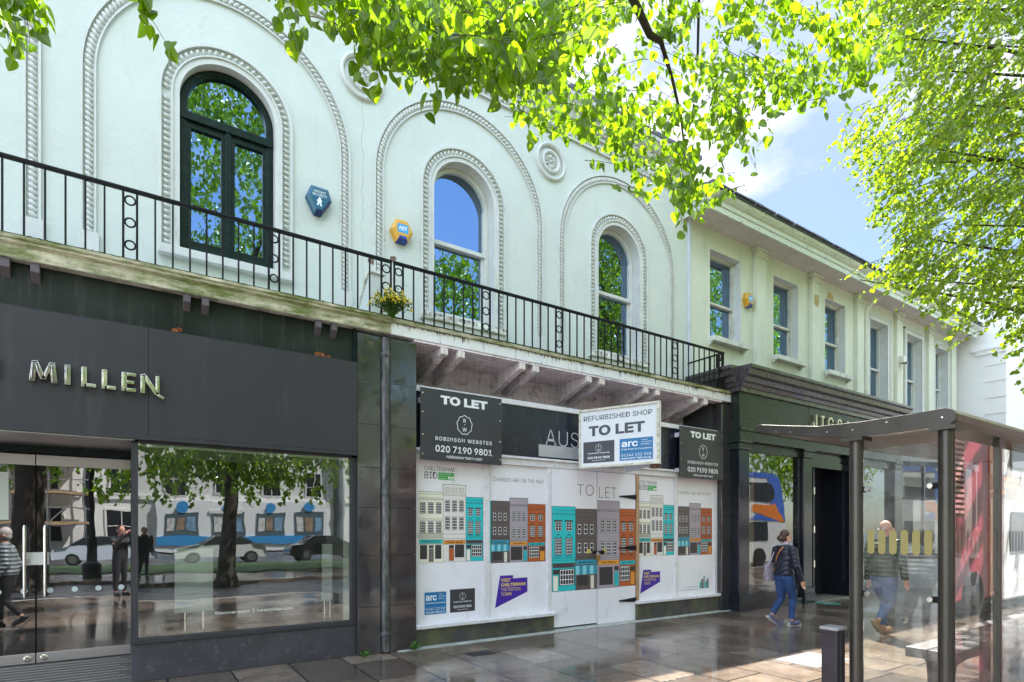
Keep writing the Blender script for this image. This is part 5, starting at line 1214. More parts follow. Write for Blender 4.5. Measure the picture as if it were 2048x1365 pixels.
# looser hanging ends that break the lower edge
for (px, y, dep) in ((590, 90, 2.7), (600, 60, 2.75), (560, 20, 2.7), (640, -10, 2.9), (760, 185, 3.0), (735, 170, 3.1), (790, 150, 2.9), (870, 220, 2.9), (870, 150, 3.0), (1005, 205, 3.0), (985, 160, 3.0), (905, 180, 3.0), (1070, 165, 3.3), (830, 140, 2.9), (940, 190, 3.1), (690, 60, 3.0), (715, 90, 3.0)):
    spray(LN, TW, atd(px - 45, y - 190, dep - .1), atd(px, y, dep), 13, .078, rnd)
spray(LN, TW, atd(246, -40, 2.6), atd(348, 118, 2.7), 13, .085, rnd); spray(LN, TW, atd(250, -60, 2.55), atd(300, 40, 2.7), 6, .08, rnd)
for (px, y) in ((20, 80), (60, 95), (10, 30), (50, 40), (-20, 90), (70, -10), (30, -10), (80, 60), (40, 100), (5, 60), (55, 0), (25, 120), (-10, 20), (75, 85)): spray(LN, TW, atd(px - 30, y - 130, 2.7), atd(px, y, 2.8), 8, .085, rnd)
# middle spread: smaller with distance, open to the sky
lowB = [(1020, 140), (1060, 250), (1090, 285), (1150, 290), (1200, 300), (1250, 330), (1290, 400), (1340, 410), (1390, 455), (1415, 440), (1440, 330), (1480, 280), (1515, 320), (1540, 250), (1580, 215), (1640, 215), (1690, 190), (1740, 180), (1760, 90)]
for i in range(620):
    px = rnd.uniform(1020, 1750); lo = interp(lowB, px); dep = rnd.uniform(4.2, 6.2)
    y1 = lo * (1 - rnd.random() ** 1.25 * 1.1) - rnd.uniform(0, 25)
    if px > 1500 and 90 < y1 < lo - 70 and rnd.random() < .6: continue
    if y1 < lo - 45 and noise.noise(Vector((px / 85, y1 / 60, 7.7))) < -.05 and rnd.random() < .85: continue
    p1 = atd(px, y1, dep); p0 = atd(px + rnd.uniform(-140, 110), y1 - rnd.uniform(15, 110), dep + rnd.uniform(-.4, .4))
    spray(LN, TW, p0, p1, 10, .078, rnd)
for (px, y, dep) in ((1060, 285, 4.4), (1085, 275, 4.5), (1290, 395, 4.8), (1270, 370, 4.9), (1395, 445, 4.6), (1375, 470, 4.6), (1365, 455, 4.7), (1400, 420, 4.7), (1410, 400, 4.8), (1505, 330, 4.3), (1515, 345, 4.2), (1540, 270, 4.6), (1640, 205, 5), (1700, 175, 5), (1735, 180, 5), (1660, 230, 4.8), (1690, 215, 5)):
    spray(LN, TW, atd(px - 35, y - 120, dep), atd(px, y, dep), 9, .083, rnd)
# rest of the crown, over and behind the camera
for i in range(560):
    a = rnd.uniform(0, 6.28); r = 4.6 * rnd.random() ** .5; z = 8.6 + 3.6 * math.sqrt(max(0, 1 - (r / 4.7) ** 2)) * rnd.uniform(-.9, 1)
    p = Vector((-2.2 + r * math.cos(a), -11.6 + r * math.sin(a), z)); q = p + Vector((rnd.uniform(-.4, .4), rnd.uniform(-.4, .4), -.45))
    spray(LN, None, p, q, 8, .17, rnd, DIAM)
LN.build('crown', ta, leaf_near); build(TW, 'twigs', ta, smooth=60)

tc_ = thing('lime_tree', 'lime tree filling the upper right with small bright yellow-green leaves', 'tree', (16.5, -6.9, 0))
W_ = MB()
W_.tube([(16.5, -6.9, -.05), (16.5, -6.9, .4), (16.5, -6.9, 2.5), (16.45, -6.85, 5), (16.3, -6.8, 8), (16.2, -6.8, 12)], [.5, .33, .28, .24, .17, .06], bark, 12)
rb = random.Random(4)
def limb(a, b_, r, lift=.6):
    m = a.lerp(b_, .5) + Vector((0, 0, lift)); W_.tube([a, a.lerp(m, .6) + Vector((rb.uniform(-.1, .1),) * 3), m, m.lerp(b_, .5) + Vector((0, 0, .1)), b_], [r, r*.75, r*.5, r*.32, r*.12], bark, 7)
for (px, py, dep) in ((1760, 70, 9), (1850, 140, 9.5), (1930, 210, 9), (1760, 330, 9.5), (1880, 300, 8.5), (1980, 90, 9), (1800, 470, 9.5), (1920, 450, 9), (1720, 560, 9.5), (2020, 560, 9), (2020, 330, 8.5), (1840, 20, 10), (1960, 620, 9), (1850, 560, 9.5)):
    e = atd(px, py, dep); s_ = Vector((16.4, -6.85, min(10, max(4.2, e.z - rb.uniform(.5, 1.8))))); limb(s_, e, .075, rb.uniform(-.2, .7))
build(W_, 'trunk', tc_, smooth=60)
LR = Leaves(); TR = MB(); rnd = random.Random(21)
leftR = [(-260, 1640), (0, 1690), (60, 1700), (100, 1672), (130, 1715), (170, 1755), (200, 1735), (246, 1700), (294, 1668), (331, 1662), (376, 1705), (427, 1705), (480, 1725), (520, 1750), (540, 1735), (560, 1700), (590, 1735), (620, 1800), (660, 1840), (700, 1900), (710, 1990), (790, 2040)]
lowR = [(1640, 470), (1690, 560), (1730, 575), (1790, 610), (1850, 640), (1900, 690), (1940, 640), (1990, 690), (2030, 760), (2100, 800), (2300, 820)]
cnt = 0
while cnt < 4600:
    py = rnd.uniform(-270, 800); px = rnd.uniform(1640, 2330)
    if px < interp(leftR, py) + rnd.uniform(0, 45) or py > interp(lowR, px) - rnd.uniform(0, 30): continue
    if noise.noise(Vector((px / 75, py / 55, 3.3))) < -.30 and rnd.random() < .75: continue
    dep = rnd.uniform(7.6, 11.2); p1 = atd(px, py, dep)
    p0 = p1 + Vector((rnd.uniform(.05, .45), rnd.uniform(-.45, 0), rnd.uniform(.12, .5)))
    spray(LR, TR, p0, p1, 12, .078, rnd, DIAM if rnd.random() < .6 else HEART, r0=.006, droop=.35); cnt += 1
for (px, py) in ((1640, 332), (1655, 300), (1700, 380), (1684, 560), (1700, 555), (1672, 240), (1690, 250), (1790, 620), (1810, 600), (1720, 590), (1745, 600), (1895, 700), (1880, 690), (1990, 705), (2005, 690), (2040, 785), (2030, 770), (1655, 95), (1700, 128), (1720, 100), (1830, 640), (1850, 655)):
    e = atd(px, py, 9); spray(LR, TR, e + Vector((.45, -.3, .3)), e, 9, .08, rnd, HEART, r0=.006, droop=.4)
for i in range(380):
    a = rnd.uniform(0, 6.28); r = 4.2 * rnd.random() ** .5; z = 8.2 + 3.6 * math.sqrt(max(0, 1 - (r / 4.3) ** 2)) * rnd.uniform(-1, 1)
    p = Vector((17.0 + r * math.cos(a), -7.8 + r * math.sin(a), z)); spray(LR, None, p, p + Vector((rnd.uniform(-.4, .4), rnd.uniform(-.4, .4), -.4)), 8, .16, rnd, DIAM)
LR.build('crown', tc_, leaf_far); build(TR, 'twigs', tc_, smooth=60)
def street_tree(x, y, h, rad, label, seed, cz, mtl=leaf_near, n=2200, sz=.17, skirt=0):
    r_ = random.Random(seed); t = thing('street_tree', label, 'tree', (x, y, 0), 'trees across the road')
    k = MB(); k.tube([(x, y, -.2), (x, y, .3), (x + .12, y, 2.2), (x + .35, y, h * .55), (x + .1, y, h * .9)], [.4, .26, .20, .15, .05], bark, 12)
    for i in range(7):
        a = i * .9 + seed; k.tube([(x, y, h * .34 + i * .3), (x + rad*.4*math.cos(a), y + rad*.4*math.sin(a), h*.5 + i*.35), (x + rad*.8*math.cos(a), y + rad*.8*math.sin(a), h*.58 + i*.4)], [.12, .07, .02], bark, 7)
    build(k, 'trunk', t, smooth=60); lv = Leaves()
    for i in range(n):
        a = r_.uniform(0, 6.28); q = r_.random() ** .45; zz = r_.uniform(-1, 1); rr = rad * math.sqrt(1 - zz*zz*.9) * q
        p = Vector((x + rr*math.cos(a), y + rr*math.sin(a), cz + zz * (h - cz)))
        if noise.noise(p * .55) < -.42: continue
        spray(lv, None, p, p + Vector((r_.uniform(-.5, .5), r_.uniform(-.5, .5), -.5)), 9, sz, r_, DIAM)
    for i in range(skirt):
        a = r_.uniform(0, 6.28); q = r_.uniform(.35, 1.25); p = Vector((x + rad*q*math.cos(a), y + rad*q*math.sin(a), r_.uniform(3.0, 6.2)))
        if p.y > -9.6: continue
        spray(lv, None, p, p + Vector((r_.uniform(-.4, .4), r_.uniform(-.4, .4), -.5)), 10, .15, r_, HEART)
    lv.build('crown', t, mtl)
street_tree(2.4, -12.6, 17.5, 5.4, 'spreading street tree across the road, mirrored in the display window', 2, 10.5, n=3600, skirt=420)
street_tree(11.6, -14, 14.0, 4.4, 'rounded street tree across the road, mirrored low in the blue arched window', 5, 8)
street_tree(-9, -15, 12, 4.6, 'street tree across the road left of the camera', 8, 7.5, skirt=250)
street_tree(21, -13.6, 18.5, 5, 'tall street tree across the road beside the bus', 9, 11.5, n=3200, skirt=150)
street_tree(30.5, -14, 19, 5, 'tall street tree across the road, second to the right of the bus', 12, 11.5, n=2600)
street_tree(39.5, -14, 19, 5, 'tall street tree across the road, far to the right', 14, 11.5, n=2600)

# ------------------------------------------------------------------ people
def remesh(mb, name, vox, mt, parent, smooth=8):
    o = build(mb, name + '_raw', None)
    md = o.modifiers.new('r', 'REMESH'); md.mode = 'VOXEL'; md.voxel_size = vox; md.use_smooth_shade = True
    if smooth: s = o.modifiers.new('s', 'SMOOTH'); s.iterations = smooth; s.factor = .5
    dg = bpy.context.evaluated_depsgraph_get(); me = bpy.data.meshes.new_from_object(o.evaluated_get(dg)); me.name = name
    me.materials.clear(); me.materials.append(mt); me.polygons.foreach_set('use_smooth', [True] * len(me.polygons))
    old = o.data; bpy.data.objects.remove(o); bpy.data.meshes.remove(old)
    q = bpy.data.objects.new(name, me); COL.objects.link(q); q.parent = parent; LOC[q.name] = Vector((0, 0, 0)); return q
def quilt(name, c, kind, rough=.45):
    if name in MATS: return MATS[name]
    m, t, b, o = newmat(name); N = t.nodes.new; L = t.links.new
    b.inputs['Base Color'].default_value = (*c, 1); b.inputs['Roughness'].default_value = rough
    tc = N('ShaderNodeTexCoord'); w = N('ShaderNodeTexWave'); w.bands_direction = 'Z' if kind == 'puffer' else 'DIAGONAL'; w.inputs['Scale'].default_value = 4.6 if kind == 'puffer' else 7; w.inputs['Distortion'].default_value = .8; w.inputs['Detail'].default_value = 2
    L(tc.outputs['Object'], w.inputs['Vector'])
    bp = N('ShaderNodeBump'); bp.inputs['Strength'].default_value = .6; bp.inputs['Distance'].default_value = .02; L(w.outputs['Fac'], bp.inputs['Height']); L(bp.outputs['Normal'], b.inputs['Normal'])
    r = N('ShaderNodeMix'); r.data_type = 'RGBA'; r.inputs['A'].default_value = (*[x*.72 for x in c], 1); r.inputs['B'].default_value = (*[min(1, x*1.15) for x in c], 1); L(w.outputs['Fac'], r.inputs['Factor']); L(r.outputs['Result'], b.inputs['Base Color'])
    MATS[name] = m; return m
def skin_mat(name, c):
    m = mat(name, c, .5, var=.1, vscale=12); b = m.node_tree.nodes['Principled BSDF']; b.inputs['Subsurface Weight'].default_value = .12; b.inputs['Subsurface Radius'].default_value = (.02, .008, .005); return m
def person(label, loc, rotz, H, skin, hair, coat, trousers, shoes, pose, build_w=1.0, hairstyle='short', vox=.009, coat_len=.50, girth=1.0):
    """figure facing +x at the origin; pose gives joints in units of body height (x forward, y left, z up)"""
    t = thing('person', label, 'person', loc); t.rotation_euler = (0, 0, rotz); LOC[t.name] = Vector((0, 0, 0))
    P = {k: Vector(v) * H for k, v in pose.items() if k != '_turn'}
    S = lambda a, c: tuple(x * H for x in (a, c))
    hx = P['head']
    # body: head with face, neck, torso, limbs, hands with five fingers, one surface
    b = MB(); r = H
    fw = Vector((math.cos(pose.get('_turn', (0,))[0]), math.sin(pose.get('_turn', (0,))[0]), 0)); sd = Vector((-fw.y, fw.x, 0))
    b.ball(hx + Vector((0, 0, .012*H)), (.052*H, .046*H, .060*H), skin, 16, 10)
    b.ball(hx + fw*.012*H - Vector((0, 0, .030*H)), (.040*H, .036*H, .042*H), skin, 14, 8)
    b.tube([hx + fw*.047*H + Vector((0, 0, .006*H)), hx + fw*.062*H - Vector((0, 0, .014*H))], [.006*H, .010*H], skin, 8)
    for s in (-1, 1): b.ball(hx + sd*(s*.047*H) - Vector((0, 0, .006*H)) - fw*.004*H, (.011*H, .008*H, .018*H), skin, 8, 6)
    b.tube([P['neck'], hx - Vector((0, 0, .04*H))], [.034*H, .030*H], skin, 12)
    b.tube([P['hip'], P['hip'].lerp(P['neck'], .45), P['neck'] - Vector((0, 0, .05*H)), P['neck']], [(.055*H, .085*H), (.05*H, .07*H), (.055*H, .095*H), (.032*H, .035*H)], skin, 14)
    for s in 'LR':
        b.tube([P['sh'+s], P['el'+s], P['wr'+s]], [.026*H, .021*H, .0145*H], skin, 10)
        w, e = P['wr'+s], P['el'+s]; d = (w - e).normalized(); d = (d + Vector((.1, 0, -.25))).normalized()
        lat = Vector((1, 0, 0)); lat = (lat - d*lat.dot(d)).normalized(); nrm = d.cross(lat)
        pc = w + d*.026*H; b.ball(pc, (.022*H, .012*H, .028*H), skin, 10, 6)
        for i, (o_, ln) in enumerate(((-.75, .040), (-.25, .048), (.25, .046), (.75, .036))):
            base = w + d*.046*H + lat*(o_*.020*H); ins = nrm * (-.5 if s == 'L' else .5)
            k1 = base + (d + ins*.25)*ln*.5*H; k2 = k1 + (d*.8 + ins*.8).normalized()*ln*.5*H
            b.tube([base - d*.012*H, base, k1, k2], [.0056*H, .0056*H, .0052*H, .0042*H], skin, 7)
        b.tube([w + d*.018*H + lat*.015*H, w + d*.038*H + lat*.034*H, w + d*.058*H + lat*.036*H], [.007*H, .0065*H, .005*H], skin, 7)
        b.tube([P['hp'+s], P['kn'+s], P['an'+s]], [.045*H, .030*H, .020*H], skin, 10)
    body = remesh(b, 'body', vox * .62, skin, t, 3)
    fm = MB(); em = mat('eye', (.05, .04, .035), .2); lm = mat('lips', (.38, .15, .12), .5)
    for s in (-1, 1): fm.ball(hx + fw*.044*H + sd*(s*.019*H) + Vector((0, 0, .004*H)), (.006*H, .006*H, .0045*H), em, 8, 5)
    fm.ball(hx + fw*.051*H - Vector((0, 0, .034*H)), (.004*H, .014*H, .004*H), lm, 8, 5); q = build(fm, 'face', None, smooth=60); q.parent = t
    # jacket
    j = MB(); g = girth
    j.tube([P['hip'] + Vector((0, 0, (coat_len - .50)*H)), P['hip'] + Vector((0, 0, .05*H)), P['hip'].lerp(P['neck'], .45), P['neck'] - Vector((.0, 0, .075*H)), P['neck'] - Vector((0, 0, .025*H)), P['neck'] + Vector((0, 0, .018*H))],
           [(.074*H*g, .104*H*g), (.078*H*g, .103*H*g), (.073*H*g, .096*H*g), (.072*H*g, .112*H*build_w), (.05*H, .070*H), (.040*H, .042*H)], coat, 18)
    for s in 'LR':
        j.tube([P['sh'+s] + Vector((0, (-.02 if s == 'L' else .02)*H, .0)), P['sh'+s], P['sh'+s].lerp(P['el'+s], .5), P['el'+s], P['wr'+s]], [.040*H, .043*H*g, .038*H*g, .034*H*g, .025*H*g], coat, 12)
    remesh(j, 'jacket', vox, coat, t, 5)
    # trousers
    k = MB()
    k.tube([P['hip'] + Vector((0, 0, .06*H)), P['hip'], P['hip'] - Vector((0, 0, .045*H))], [(.066*H*g, .090*H*g), (.074*H*g, .098*H*g), (.066*H*g, .088*H*g)], trousers, 16)
    for s in 'LR':
        k.tube([P['hp'+s] + Vector((0, 0, .02*H)), P['hp'+s].lerp(P['kn'+s], .35), P['kn'+s], P['kn'+s].lerp(P['an'+s], .35) - Vector((.008*H, 0, 0)), P['an'+s] + (P['kn'+s] - P['an'+s]).normalized()*.025*H], [(.064*H*g, .058*H*g), (.056*H*g, .053*H*g), (.039*H, .038*H), (.036*H, .035*H), .027*H], trousers, 14)
        if hairstyle == 'bun': c0 = P['an'+s] + (P['kn'+s] - P['an'+s]).normalized()*.03*H; k.tube([c0, c0 + (P['kn'+s] - P['an'+s]).normalized()*.022*H], .031*H, trousers, 14)
    remesh(k, 'trousers', vox, trousers, t, 4)
    for s in 'LR':
        f = MB(); a = P['an'+s]; d = P['toe'+s] - a; d.normalize(); up = Vector((0, 0, 1)); lat = d.cross(up).normalized(); up = lat.cross(d)
        heel = a - d*.022*H - up*.022*H; toe = P['toe'+s]
        f.tube([a + up*.008*H, a - up*.012*H], [.024*H, .028*H], shoes[0], 12); f.tube([heel, a + d*.03*H - up*.018*H, toe - d*.03*H, toe], [(.022*H, .02*H), (.025*H, .024*H), (.022*H, .028*H), (.010*H, .016*H)], shoes[0], 12)
        so_ = remesh(f, 'shoe', vox * .7, shoes[0], t, 2)
        f = MB(); f.tube([heel - d*.012*H - up*.020*H, a + d*.03*H - up*.040*H, toe - d*.01*H - up*.018*H, toe + d*.012*H - up*.012*H], [(.008*H, .022*H), (.008*H, .026*H), (.008*H, .028*H), (.006*H, .014*H)], shoes[1], 12); q = build(f, 'sole', None, smooth=50); q.parent = so_
    h = MB()
    if hairstyle in ('bun', 'short', 'long'):
        h.ball(hx + Vector((0, 0, .022*H)) - fw*.010*H, (.054*H, .050*H, .056*H), hair, 18, 12)
        h.ball(hx - fw*.022*H - Vector((0, 0, .012*H)), (.040*H, .045*H, .042*H), hair, 14, 10)
        if hairstyle == 'bun':
            h.ball(hx - fw*.060*H - Vector((0, 0, .014*H)), (.030*H, .034*H, .032*H), hair, 12, 8)
            for i in range(6): h.tube([hx - fw*.05*H + sd*(i-2.5)*.012*H, hx - fw*.066*H + sd*(i-2.5)*.016*H - Vector((0, 0, .035*H))], [.006*H, .002*H], hair, 5)
        if hairstyle == 'long': h.ball(hx - fw*.02*H - Vector((0, 0, .05*H)), (.045*H, .055*H, .06*H), hair, 14, 10)
        remesh(h, 'hair', vox * .7, hair, t, 2)
    elif hairstyle == 'bald':
        for s in (-1, 1): h.ball(hx - fw*.012*H + sd*s*.034*H - Vector((0, 0, .012*H)), (.034*H, .0155*H, .026*H), hair, 10, 6)
        h.ball(hx - fw*.034*H - Vector((0, 0, .016*H)), (.0215*H, .034*H, .022*H), hair, 10, 6)
        q = build(h, 'hair', None, smooth=180); q.parent = t
    return t, P
def gait(lead, dx=.0, arm=.06, kneebend=.0, trail_lift=.05):
    """walking pose, 'lead' is the foot in front"""
    o = 'R' if lead == 'L' else 'L'; sg = {'L': 1, 'R': -1}
    p = {'hip': (0, 0, .52), 'neck': (.012, 0, .835), 'head': (.022, 0, .922)}
    for s in 'LR':
        g = sg[s]; f = 1 if s == lead else -1
        p['sh'+s] = (.005, .105*g, .80); p['el'+s] = (-.035 - f*arm*.6, .135*g, .63); p['wr'+s] = (.03 - f*arm*1.3, .14*g, .475); p['hp'+s] = (0, .048*g, .50)
    p['kn'+lead] = (.075, .045*sg[lead], .285); p['an'+lead] = (.055, .042*sg[lead], .050); p['toe'+lead] = (.165, .050*sg[lead], .028)
    p['kn'+o] = (.010, .048*sg[o], .275); p['an'+o] = (-.125, .048*sg[o], .050 + trail_lift); p['toe'+o] = (-.045, .052*sg[o], .022)
    return p
sk1 = skin_mat('skin_pale', (.58, .33, .24)); sk2 = skin_mat('skin_ruddy', (.60, .31, .23))
brownhair = mat('brown_hair', (.055, .022, .014), .45, var=.5, vscale=30, stretch=(3, 3, .5)); greyhair = mat('grey_hair', (.42, .38, .35), .6, var=.2)
navyq = quilt('navy_quilt', (.012, .014, .030), 'diamond'); olive = quilt('olive_puffer', (.045, .052, .028), 'puffer', .38)
denim = mat('blue_denim', (.020, .055, .17), .8, var=.45, vscale=7, bump=.2, bscale=90, stretch=(1, 1, .4)); denim2 = mat('faded_denim', (.085, .12, .22), .8, var=.4, vscale=7, bump=.2, bscale=90, stretch=(1, 1, .4))
sole = mat('white_sole', (.55, .54, .52), .6); greyshoe = mat('grey_canvas', (.10, .11, .17), .8); tan = mat('tan_suede', (.34, .20, .09), .8, var=.2); tans = mat('tan_sole', (.42, .32, .18), .7, var=.3)
pose = gait('R', arm=.04, trail_lift=.055); pose['_turn'] = (-.35,)
pose['wrR'] = (.055, -.17, .475); pose['elR'] = (-.005, -.165, .62)
wt, P = person('woman from behind in navy quilted jacket and blue jeans, passing the green shopfront', (9.13, -1.66, 0), R(-14), 1.62, sk1, brownhair, navyq, denim, (greyshoe, sole), pose, 1.0, 'bun', girth=1.04)
H = 1.62
k = MB(); k.tube([(-.02, .17, 1.30), (-.115, .16, 1.12), (-.14, .21, .98)], [.012, .012, .012], mat('bag_strap', (.30, .28, .33), .8)); st = build(k, 'bag_handle', None, smooth=60)
bagm = mat('patterned_tote', (.26, .22, .27), .85, var=.75, vscale=38)
bg_ = thing('tote_bag', 'grey patterned tote bag hanging from the left shoulder of the woman in navy', 'bag', (9.13, -1.66, .8)); bg_.location = (9.13, -1.66, 0); bg_.rotation_euler = (0, 0, R(-14))
k = MB(); k.tube([(-.085, .225, .74), (-.09, .23, .82), (-.09, .225, .98), (-.085, .215, 1.08)], [(.10, .045), (.125, .06), (.105, .045), (.05, .02)], bagm, 16); q = build(k, 'bag_body', None, smooth=60); q.parent = bg_; st.parent = bg_
st.location = (0, 0, 0)
cb = MB(); pts = []
for i in range(13):
    a = i / 12; y = -.075 + a * .25; z = 1.335 - a * .42; x = -.055 - .078 * math.sin(math.pi * min(1, a * 1.25 + .1)) ** .6; pts.append((x, y, z))
cb.tube(pts, [(.008, .013)] * 13, mat('tan_leather', (.42, .15, .05), .45), 8); q = build(cb, 'cross_strap', None, smooth=60); q.parent = wt
sc_ = MB(); sc_.tube([(.02 + .062*math.cos(a), .066*math.sin(a), 1.375 + .01*math.cos(a*3)) for a in [i*.524 for i in range(13)]], .022, mat('grey_scarf', (.36, .38, .48), .9, var=.5, vscale=30), 8); q = build(sc_, 'scarf', None, smooth=60); q.parent = wt
pose = gait('L', arm=.03, trail_lift=.085); pose['_turn'] = (-.9,)
pose['anR'] = (-.15, -.050, .135); pose['toeR'] = (-.105, -.055, .045); pose['knR'] = (.0, -.05, .27); pose['wrR'] = (.0, -.185, .49); pose['elR'] = (-.02, -.175, .64)
mt_, P = person('bald man from behind in olive puffer jacket and jeans, behind the shelter glass', (9.62, -2.98, 0), R(-12), 1.77, sk2, greyhair, olive, denim2, (tan, tans), pose, 1.12, 'bald', girth=1.16, coat_len=.485)
pose = gait('L', arm=.05)
person('woman in a grey puffer coat striding past the glass doors, seen in reflection', (-1.76, -3.16, 0), R(180), 1.66, sk1, greyhair, quilt('grey_puffer', (.20, .23, .25), 'puffer'), mat('black_cloth', (.012, .012, .014), .8), (mat('black_shoe', (.01, .01, .01), .4), mat('black_shoe', (.01, .01, .01))), pose, 1.0, 'short', vox=.014, girth=1.25)
person('person in dark clothes standing across the road, seen as a reflection', (.23, -15.4, 0), R(75), 1.74, sk2, brownhair, mat('dark_coat', (.02, .02, .024), .7), mat('dark_trousers', (.015, .015, .02), .8), (MATS['black_shoe'], MATS['black_shoe']), gait('R', arm=.0), 1.0, 'short', vox=.016)
pose = gait('R', arm=.0, trail_lift=.0)
for s, g in (('L', 1), ('R', -1)):
    pose['el'+s] = (.10, .13*g, .70); pose['wr'+s] = (.17, .05*g, .875); pose['an'+s] = (0, .06*g, .05); pose['toe'+s] = (.11, .07*g, .028); pose['kn'+s] = (.02, .055*g, .285)
person('photographer in a dark coat at the kerb, seen as a reflection in the glass door', (-.32, -7.62, -.0), R(56), 1.74, sk2, brownhair, MATS['dark_coat'], MATS['dark_trousers'], (MATS['black_shoe'], MATS['black_shoe']), pose, 1.05, 'short', vox=.016)
person('distant person in dark trousers and pale top on the far pavement beyond the shelter', (17.9, -1.6, 0), R(200), 1.72, sk2, brownhair, mat('pale_top', (.5, .45, .45), .7), MATS['dark_trousers'], (sole, sole), gait('L', arm=.05), 1.0, 'short', vox=.016)

# ------------------------------------------------------------------ the other side of the street, seen in the glass
tw_ = mat('terrace_white', (.70, .70, .68), .7, var=.08, vscale=.6)
tgl = mat('terrace_glass', (.02, .022, .026), .1)
def terrace(x0, x1, y, h, rows, cols, label, roofc='#4a4a52'):
    t = thing('terrace_house', label, 'building', ((x0 + x1)/2, y, 0), 'terrace across the street')
    k = MB(); k.box(x0, x1, y - 10, y, 0, h, tw_); k.box(x0 - .1, x1 + .1, y - .01, y + .35, h - .9, h - .5, tw_); k.box(x0, x1, y - .01, y + .12, 3.9, 4.2, tw_); build(k, 'wall', t)
    k = MB(); k.prism([(y - 10, h), (y - .3, h), (y - 5, h + 2.4)], 'x', x0, x1, mat('terrace_roof', lin(roofc), .7)); build(k, 'roof', t)
    for r_ in range(rows):
        for c in range(cols):
            cx = x0 + (x1 - x0) * (c + .5) / cols; z0 = .9 + r_ * 3.5; w, hh = (.62, 1.9) if r_ else (.8, 2.1)
            k = MB(); k.box(cx - w - .12, cx + w + .12, y, y + .08, z0 - .1, z0 + hh + .15, tw_); f = build(k, 'window', t)
            k = MB(); k.box(cx - w, cx + w, y + .081, y + .09, z0, z0 + hh, tgl); k.box(cx - .03, cx + .03, y + .091, y + .1, z0, z0 + hh, tw_); k.box(cx - w, cx + w, y + .091, y + .1, z0 + hh/2 - .03, z0 + hh/2 + .03, tw_); build(k, 'pane', f)
    k = MB(); k.box((x0 + x1)/2 - 1.1, (x0 + x1)/2 + 1.1, y, y + .5, 2.9, 3.2, tw_); k.box((x0 + x1)/2 - .55, (x0 + x1)/2 + .55, y + .09, y + .14, 0, 2.6, mat('black_door', (.01, .01, .012), .2)); build(k, 'door', t)
terrace(-34, -19, -42, 12.5, 3, 4, 'white three-storey terrace house across the street, far left')
terrace(-18.5, -3, -40, 11.5, 3, 4, 'white terrace house across the street opposite the glass doors')
terrace(-2.5, 14, -41, 12.5, 3, 5, 'white terrace house across the street opposite the display window')
terrace(14.5, 32, -40, 11.8, 3, 5, 'white terrace house across the street opposite the hoarding')
terrace(32.5, 52, -42, 12.5, 3, 5, 'white terrace house across the street, far right')
tyre = mat('tyre', (.012, .012, .013), .8); alloy = mat('alloy', (.5, .5, .52), .25, .9)
def car(x, y, rot, c, label):
    t = thing('parked_car', label, 'car', (x, y, -.12), 'cars parked across the road'); t.rotation_euler = (0, 0, rot); LOC[t.name] = Vector((0, 0, 0))
    pm_ = mat('car_paint' + str(c), c, .2, .3, coat=.8)
    k = MB(); prof = [(-2.1, .32), (-2.12, .62), (-2.0, .88), (-1.5, .97), (-.85, 1.42), (.35, 1.46), (1.05, 1.05), (1.95, .86), (2.12, .6), (2.1, .32)]
    rings = [(-.84, .0), (-.88, .0), (.88, .0), (.84, .0)]
    vs = []; 
    for yy, ins in ((-.80, .04), (-.88, 0), (.88, 0), (.80, .04)):
        for px_, z in prof: vs.append((px_ * (1 - ins), yy * (1 - .22 * max(0, (z - .95) / .5)), z - (ins * .3 if z > .9 else 0)))
    n = len(prof); fs = [tuple(range(n)), tuple(range(4*n - 1, 3*n - 1, -1))] + [(r_*n + i, (r_+1)*n + i, (r_+1)*n + (i+1) % n, r_*n + (i+1) % n) for r_ in range(3) for i in range(n)]
    k.add(vs, fs, pm_); q = build(k, 'body', None, smooth=35); q.parent = t
    k = MB()
    for s in (-1, 1):
        k.add([(-1.4, s*.80, 1.0), (.95, s*.80, 1.03), (.33, s*.70, 1.41), (-.82, s*.70, 1.38)], [(0, 1, 2, 3)], tgl)
    k.add([(1.02, -.72, 1.08), (1.02, .72, 1.08), (.40, .62, 1.455), (.40, -.62, 1.455)], [(0, 1, 2, 3)], tgl); k.add([(-1.47, -.72, 1.01), (-1.47, .72, 1.01), (-.9, .62, 1.42), (-.9, -.62, 1.42)], [(0, 1, 2, 3)], tgl)
    q = build(k, 'windows', None); q.parent = t
    for wx in (-1.3, 1.32):
        for s in (-1, 1):
            k = MB(); k.lathe([(.0, -.1), (.30, -.1), (.32, -.06), (.32, .06), (.30, .1), (.0, .1)], (wx, s*.80, .32), 'y', tyre, 20); w = build(k, 'wheel', None, smooth=40); w.parent = t
            k = MB(); k.lathe([(.2, -.115), (.2, .115)], (wx, s*.80, .32), 'y', alloy, 14); q = build(k, 'rim', None); q.parent = w
    for s in (-1, 1): k = MB(); k.ball((2.02, s*.62, .70), (.09, .17, .08), mat('lamp_glass', (.6, .6, .62), .1), 10, 6); q = build(k, 'headlight', None, smooth=60); q.parent = t
car(-1.2, -26, 0, (.62, .68, .80), 'silver-blue hatchback parked across the road beside the lawn'); car(3.8, -26.2, R(180), (.75, .76, .78), 'light grey car parked across the road'); car(9.2, -26, 0, (.02, .02, .024), 'black car parked across the road beside the lawn'); car(-7, -26, 0, (.5, .5, .5), 'pale grey car parked across the road at the left'); car(15, -26.2, 0, (.06, .08, .2), 'dark blue car parked across the road')
bu = thing('bus', 'double-decker bus in white, blue and orange on the road, mirrored in the green shopfront', 'bus', (20.5, -9.6, -.12))
bw_, bblue, borg = mat('bus_white', (.66, .66, .68), .3), mat('bus_blue', (.05, .14, .55), .3), mat('bus_orange', (.75, .20, .02), .3)
def bx(x): return x
